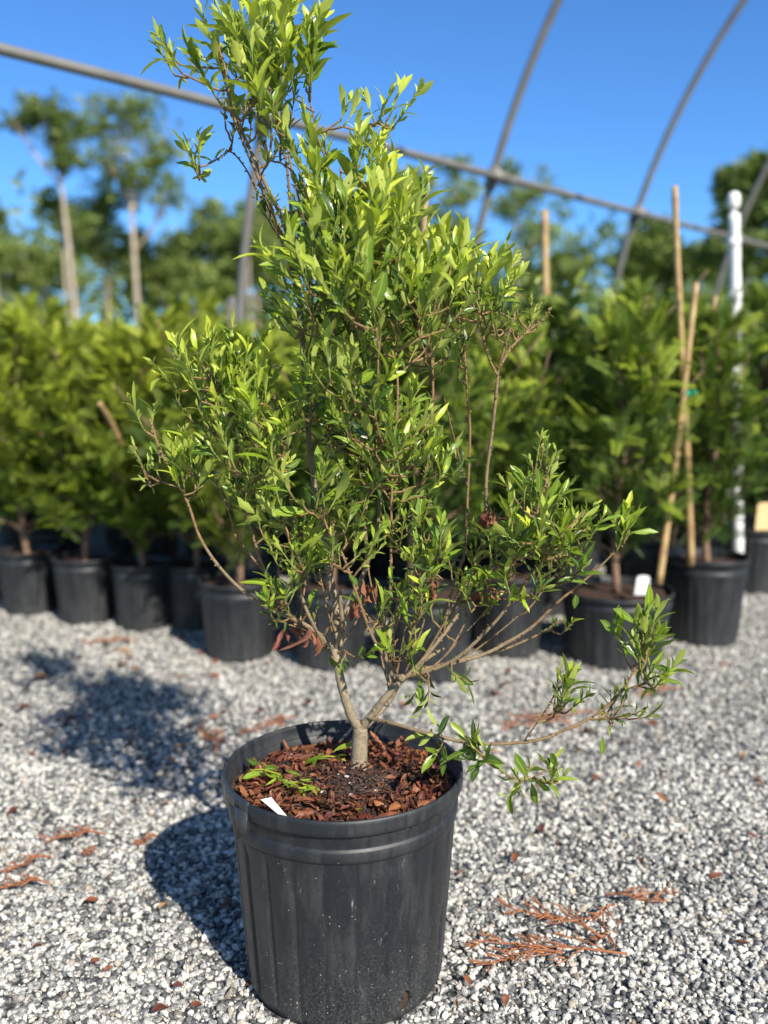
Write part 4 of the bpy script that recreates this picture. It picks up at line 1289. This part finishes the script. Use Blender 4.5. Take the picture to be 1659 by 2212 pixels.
gx, gy = front_xy[1517]
stake('bamboo_stake', P(1492, 1222, gy - .12), P(1459, 402, gy - .25), .0145, 'tallest bamboo stake, rising above the shrubs at the right')
stake('bamboo_stake', P(1424, 1262, fy - .10), P(1506, 612, gy - .29), .0135, 'leaning bamboo stake crossing the tall one at the right')
stake('bamboo_stake', P(1440, 1240, gy + .15), P(1545, 640, gy + .2), .009, 'thin brown stake half hidden in leaves right of the crossed pair')
stake('bamboo_stake', P(890, 1260, 3.15), P(920, 362, 3.25), .012, 'orange brown stake rising behind the centre of the big shrub')
stake('bamboo_stake', P(1182, 1150, 4.3), P(1178, 455, 4.4), .020, 'blurred pale stake right of the big shrub against the sky')
stake('bamboo_stake', P(1320, 1000, 3.7), P(1400, 640, 3.8), .008, 'thin slanting brown cane inside the open conifer')
stake('bamboo_stake', P(265, 960, 3.75), P(215, 870, 3.6), .012, 'short slanting brown cane among the bright conifers at the left')
# green tie round the crossing
w = MB()
c = P(1480, 850, gy - .20)
pts = [c + Vector((.021 * math.cos(t), .019 * math.sin(t), .006 * math.sin(t * 2))) for t in [i * 2 * PI / 16 for i in range(17)]]
tube(w, pts, [.0085] * 17, 7)
tube(w, [c + Vector((.015, -.02, .0)), c + Vector((.032, -.028, .006)), c + Vector((.04, -.02, -.01))], [.007, .007, .003], 6)
tag(w.build('green_tie', M['green_tie']), 'green tie binding the two crossed bamboo stakes', 'plant tie')
w = MB(); c = P(899, 892, 3.19)
pts = [c + Vector((.016 * math.cos(t), .016 * math.sin(t), 0)) for t in [i * 2 * PI / 12 for i in range(13)]]
tube(w, pts, [.006] * 13, 6)
tag(w.build('green_tie', M['green_tie']), 'green tie round the stake behind the big shrub', 'plant tie')

# white riser pipe
pb, pt_ = P(1590, 900, 4.2), P(1585, 462, 4.2)
pr = empty('white_pipe', (pb.x + (pb.x - pt_.x) * pb.z / (pt_.z - pb.z), 4.2, 0))
lean = (pt_.x - pb.x) / (pt_.z - pb.z)
w = MB(); pts, rad = [], []
zt = pt_.z
for i in range(41):
    f = i / 40; pts.append((lean * f * zt + .003 * math.sin(f * 9), 0, f * zt)); rad.append(.025 + .0015 * math.sin(i * 2.1))
tube(w, pts, rad, 14, jit=.03)
for f in (.62, .80, .93):
    c = Vector((lean * f * zt, 0, f * zt)); u = Vector((0, 0, 1))
    tube(w, [c - u * .02, c - u * .017, c + u * .017, c + u * .02], [.024, .0295, .0295, .024], 14)
w.build('pipe', M['white'], pr)
w = MB(); zc = P(1585, 436, 4.2).z
lathe(w, [(.001, zc + .044, 0), (.016, zc + .042, 0), (.026, zc + .030, 0), (.029, zc + .010, 0), (.029, zc - .014, 0), (.024, zc - .026, 0), (.014, zc - .032, 0), (.012, zt - .002, 0)], 24)
w.build('cap', M['white'], pr).location = (lean * zc, 0, 0)
tag(pr, 'white vertical pipe with a rounded cap standing among the shrubs at the right', 'pipe')

# ------------------------------------------------------------------ hoop house frame
AX = Vector((.69, .72, 0)).normalized(); IN = Vector((.72, -.69, 0)).normalized()
B0 = Vector((-.79, 4.9, 0)); SP_ = 1.87; HR, HZ = 4.6, .8
ords = ['hoop standing outside the picture at the left', 'nearest steel hoop in view, passing behind the top of the big shrub', 'second steel hoop in view, bending out of the top of the picture', 'third steel hoop in view, curving to the top right corner', 'fourth steel hoop in view, at the right edge before the dark tree', 'steel hoop furthest from the camera but one', 'steel hoop furthest from the camera']
for i in range(1, 7):
    b = B0 + AX * SP_ * (i - 1)
    root = empty('steel_hoop', b)
    w = MB(); pts = [Vector((0, 0, 0)), Vector((0, 0, .45))]
    for k in range(0, 61):
        th = PI * .56 * k / 60
        pts.append(IN * (HR - HR * math.cos(th)) + Vector((0, 0, HZ + HR * math.sin(th))))
    tube(w, pts, [.025] * len(pts), 12)
    w.build('pipe', M['steel'], root)
    # ground post sleeve and purlin clamp
    w = MB(); tube(w, [(0, 0, 0), (0, 0, 1.75)] if False else [Vector((0, 0, 0)), Vector((0, 0, 1.5))], [.038, .038], 14)
    w.build('ground_post', M['steel'], root)
    zz = 2.345; u = HR - math.sqrt(HR ** 2 - (zz - HZ) ** 2)
    c = IN * u + Vector((0, 0, zz)); d = Vector((IN.x * .38, IN.y * .38, .92)).normalized()
    w = MB(); tube(w, [c - d * .07, c - d * .05, c + d * .05, c + d * .07], [.034, .041, .041, .034], 12)
    tube(w, [c - AX * .06 - IN * -.055, c + AX * .06 - IN * -.055], [.040, .040], 12)
    w.build('clamp', M['steel'], root)
    tag(root, ords[i], 'hoop', 'hoops of the greenhouse frame')
w = MB(); zz = 2.345; u = HR - math.sqrt(HR ** 2 - (zz - HZ) ** 2) + .055
c = B0 + IN * u + Vector((0, 0, zz))
pts = [c + AX * t - Vector((0, 0, .02 * max(0, -t / 2.4) ** 2)) for t in np.linspace(-3.2, 10.5, 40)]
tube(w, pts, [.023] * 40, 12)
tag(w.build('steel_rail', M['steel']), 'long steel rail sloping across the sky and joining the hoops', 'rail')

# ------------------------------------------------------------------ trees beyond
def card_cloud(mb, C, s, tone):
    n = len(C)
    D, S, N = frames(rng.normal(size=(n, 3)), rng.normal(size=(n, 3)))
    w = s * rng.uniform(.35, .6, n)
    V = np.stack([C - D * s[:, None], C + S * w[:, None] + N * (s * .2)[:, None], C + D * s[:, None], C - S * w[:, None] + N * (s * .2)[:, None]], 1)
    T = np.zeros((n, 4, 3)); T[..., 0] = np.clip(tone, 0, 1)[:, None]; T[..., 1:] = .5
    mb.add_many(V, [[0, 1, 2, 3]], T)


def tree_obj(name, x, y, H, crown, nl, mat, tone, leaf, label, group, trunk_r=.2, lean=0.0, fork=False, thin=1.0, cat='tree'):
    """crown: list of (dx, dz fraction of H, rx, rz) clump centres in metres"""
    root = empty(name, (x, y, 0))
    tk = MB(); 
    topz = max(c[1] for c in crown) * H
    trunk_r *= .42
    pts, rad = smooth_path([(0, 0, -.1), (lean * .1, 0, topz * .3), (lean * .5, 0, topz * .65), (lean, 0, topz)], [trunk_r, trunk_r * .85, trunk_r * .6, trunk_r * .2], 5)
    tube(tk, pts, rad, 9, (random.random(), .5, .5), .05)
    for (dx, fz, rx, rz) in crown:
        zb = max(H * fz - rz - abs(dx) * 1.0, topz * .25); f = zb / topz
        p0 = Vector((lean * f, 0, zb)); p1 = Vector((dx, random.uniform(-.4, .4) * rx, H * fz))
        m_ = (p0 + p1) / 2 + Vector((dx * .1, 0, -.08 * rz))
        pts, rad = smooth_path([p0, m_, p1], [trunk_r * .5, trunk_r * .33, trunk_r * .12], 4)
        tube(tk, pts, rad, 7, (random.random(), .5, .5), .05)
        for _ in range(4):
            q = p1 + Vector((random.uniform(-1, 1) * rx, random.uniform(-1, 1) * rx, random.uniform(-.3, .9) * rz))
            tube(tk, [m_, (m_ + q) / 2 + Vector((0, 0, .1 * rz)), q], [trunk_r * .25, trunk_r * .15, trunk_r * .05], 5, (.8, .5, .5))
    t = tk.build('trunk', M['pale_bark'], root)
    cr = MB()
    tot = sum(c[2] * c[2] * c[3] for c in crown) ; ws = [(c[2] * c[3]) for c in crown]; sw = sum(ws)
    for (dx, fz, rx, rz), w_ in zip(crown, ws):
        m_ = int(nl * 1.5 * (thin ** 2) * w_ / sw)
        ncl = max(8, int(38 * thin))
        cc = rng.normal(size=(ncl, 3)); cc /= np.linalg.norm(cc, axis=1, keepdims=True); cc *= (rng.random((ncl, 1)) ** .45)
        cc = cc * np.array([rx, rx, rz])
        csz = rng.uniform(.25, .7, ncl) * min(rx, rz) * 1.1
        idx = rng.integers(0, ncl, m_)
        dd = rng.normal(size=(m_, 3)); dd /= np.linalg.norm(dd, axis=1, keepdims=True); dd *= rng.random((m_, 1)) ** .5
        C = cc[idx] + dd * csz[idx][:, None] * np.array([1.2, 1.2, .75]) + np.array([dx, 0, H * fz])
        card_cloud(cr, C, leaf * rng.uniform(.6, 1.4, m_), tone + (rng.random(ncl) * .4 - .2)[idx] + rng.normal(0, .1, m_) + .12 * dd[:, 2])
    cr.build('crown', M[mat], t, False)
    tag(root, label, cat, group)
    return root


def T(px, top, Y, crown, nl, mat, tone, label, leaf=.10, tr=.2, lean=0, thin=1.0, name='tree'):
    """crown clumps as (px offset, py centre, px rx, px rz) at distance Y"""
    g = P(px, 808, Y); k = Y / FPX
    tp = P(px, top, Y).z
    cl = [((dx) * k, P(px, cy, Y).z / tp, rx * k * 1.08, rz * k * 1.05) for dx, cy, rx, rz in crown]
    return tree_obj(name, g.x, Y, tp, cl, nl, mat, tone, leaf, label, 'trees beyond the nursery', tr, lean * k, thin=thin)


random.seed(21)
T(174, 212, 26, [(-100, 262, 30, 22), (-48, 240, 46, 32), (-8, 290, 42, 42), (-4, 350, 36, 32)], 2600, 'tree_dark', .4, 'tall tree at the left with a pale trunk and dark crown leaning left', .09, .24, -30, .78, 'tall_tree')
T(304, 196, 28, [(-50, 250, 45, 45), (15, 240, 50, 45), (50, 310, 45, 60), (-45, 330, 40, 50), (20, 390, 70, 40), (75, 420, 35, 40)], 3600, 'tree_leaf', .42, 'tall airy tree at the left with a forked pale trunk, tallest in the photo', .10, .25, -10, .7, 'tall_tree')
T(14, 405, 24, [(-40, 425, 40, 22), (-10, 470, 30, 20)], 1200, 'tree_dark', .4, 'pale trunked tree cut off by the left edge', .11, .22, -25, .8, 'tall_tree')
T(155, 400, 27, [(-20, 440, 35, 30), (20, 480, 40, 30)], 1400, 'tree_leaf', .4, 'slim pale trunked tree standing just right of the leaning tall tree', .09, .2, -6, .7, 'tall_tree')
T(545, 470, 29, [(0, 500, 30, 30)], 800, 'tree_leaf', .5, 'slim pale trunk just right of the nearest hoop', .09, .2, -4, .7, 'tall_tree')
T(240, 400, 30, [(0, 440, 60, 40), (-30, 500, 60, 50), (40, 540, 70, 50)], 2200, 'tree_leaf', .3, 'dark round tree standing between the two tall pale trunks')
T(470, 440, 30, [(0, 490, 70, 45), (-55, 540, 60, 40), (60, 540, 60, 50), (0, 600, 100, 40)], 4500, 'tree_leaf', .45, 'broad green tree left of the big shrub, under the gap of sky')
T(70, 505, 34, [(0, 560, 70, 45), (60, 590, 60, 40), (-60, 580, 60, 40)], 3800, 'tree_leaf', .6, 'low light green tree at the left edge behind the conifers')
T(390, 530, 34, [(0, 580, 60, 40), (-50, 600, 60, 40)], 2600, 'tree_leaf', .6, 'low light green tree right of the forked tall trunk')
T(560, 420, 32, [(0, 480, 40, 50), (20, 550, 50, 50)], 2600, 'tree_dark', .5, 'dark tree partly hidden by the big shrub and the nearest hoop')
T(690, 400, 36, [(0, 450, 70, 50), (-30, 540, 90, 60)], 3200, 'tree_leaf', .45, 'tree wholly behind the big shrub, left of the stake')
T(880, 350, 32, [(0, 400, 50, 40), (-20, 470, 60, 50)], 2600, 'tree_leaf', .6, 'tree beside the orange brown stake with a light crown')
T(980, 325, 30, [(-10, 350, 40, 22), (10, 400, 45, 35), (-10, 470, 40, 45)], 2400, 'tree_leaf', .5, 'airy tree just left of the second hoop', .09, .14, 0, .6)
T(1110, 335, 30, [(-30, 365, 35, 22), (30, 400, 55, 35), (-10, 450, 50, 40), (40, 500, 40, 35)], 3000, 'tree_leaf', .45, 'airy tree just right of the second hoop with gaps of sky', .09, .14, 0, .6)
T(1215, 520, 36, [(0, 570, 50, 35), (-60, 600, 60, 35)], 2400, 'tree_dark', .5, 'low tree between the pale stake and the third hoop')
T(1400, 470, 26, [(0, 510, 45, 35), (-40, 560, 50, 40), (40, 560, 50, 40)], 3400, 'tree_dark', .45, 'round dark tree right of the third hoop')
T(1600, 330, 22, [(-40, 390, 35, 35), (10, 370, 45, 40), (50, 420, 60, 60), (-20, 460, 60, 45), (0, 540, 90, 50)], 5200, 'tree_dark', .45, 'large dark tree behind the white pipe at the right edge')
T(1690, 300, 24, [(0, 360, 60, 50), (-10, 460, 70, 60)], 3200, 'tree_leaf', .5, 'green tree cut off by the right edge above the dark one')
T(1500, 530, 30, [(0, 570, 60, 40), (-80, 600, 80, 40)], 3000, 'tree_leaf', .4, 'low tree behind the tallest bamboo stake')

# undergrowth and far wood that reads as one mass
w = MB()
n = 26000
X = rng.uniform(-34, 34, n); Yv = rng.uniform(34, 44, n)
hgt = 5.9 + 1.2 * np.sin(X * .35) + .8 * np.sin(X * .9 + 1) + .5 * np.sin(X * 2.3)
Z = hgt * rng.random(n) ** .8
card_cloud(w, np.stack([X, Yv, Z], 1), rng.uniform(.12, .34, n), .35 + .3 * np.sin(X * 1.3 + Z) + rng.normal(0, .12, n))
tag(w.build('far_wood', M['tree_leaf'], smooth=False), 'blurred green wood and undergrowth along the horizon', 'woodland', kind='stuff')
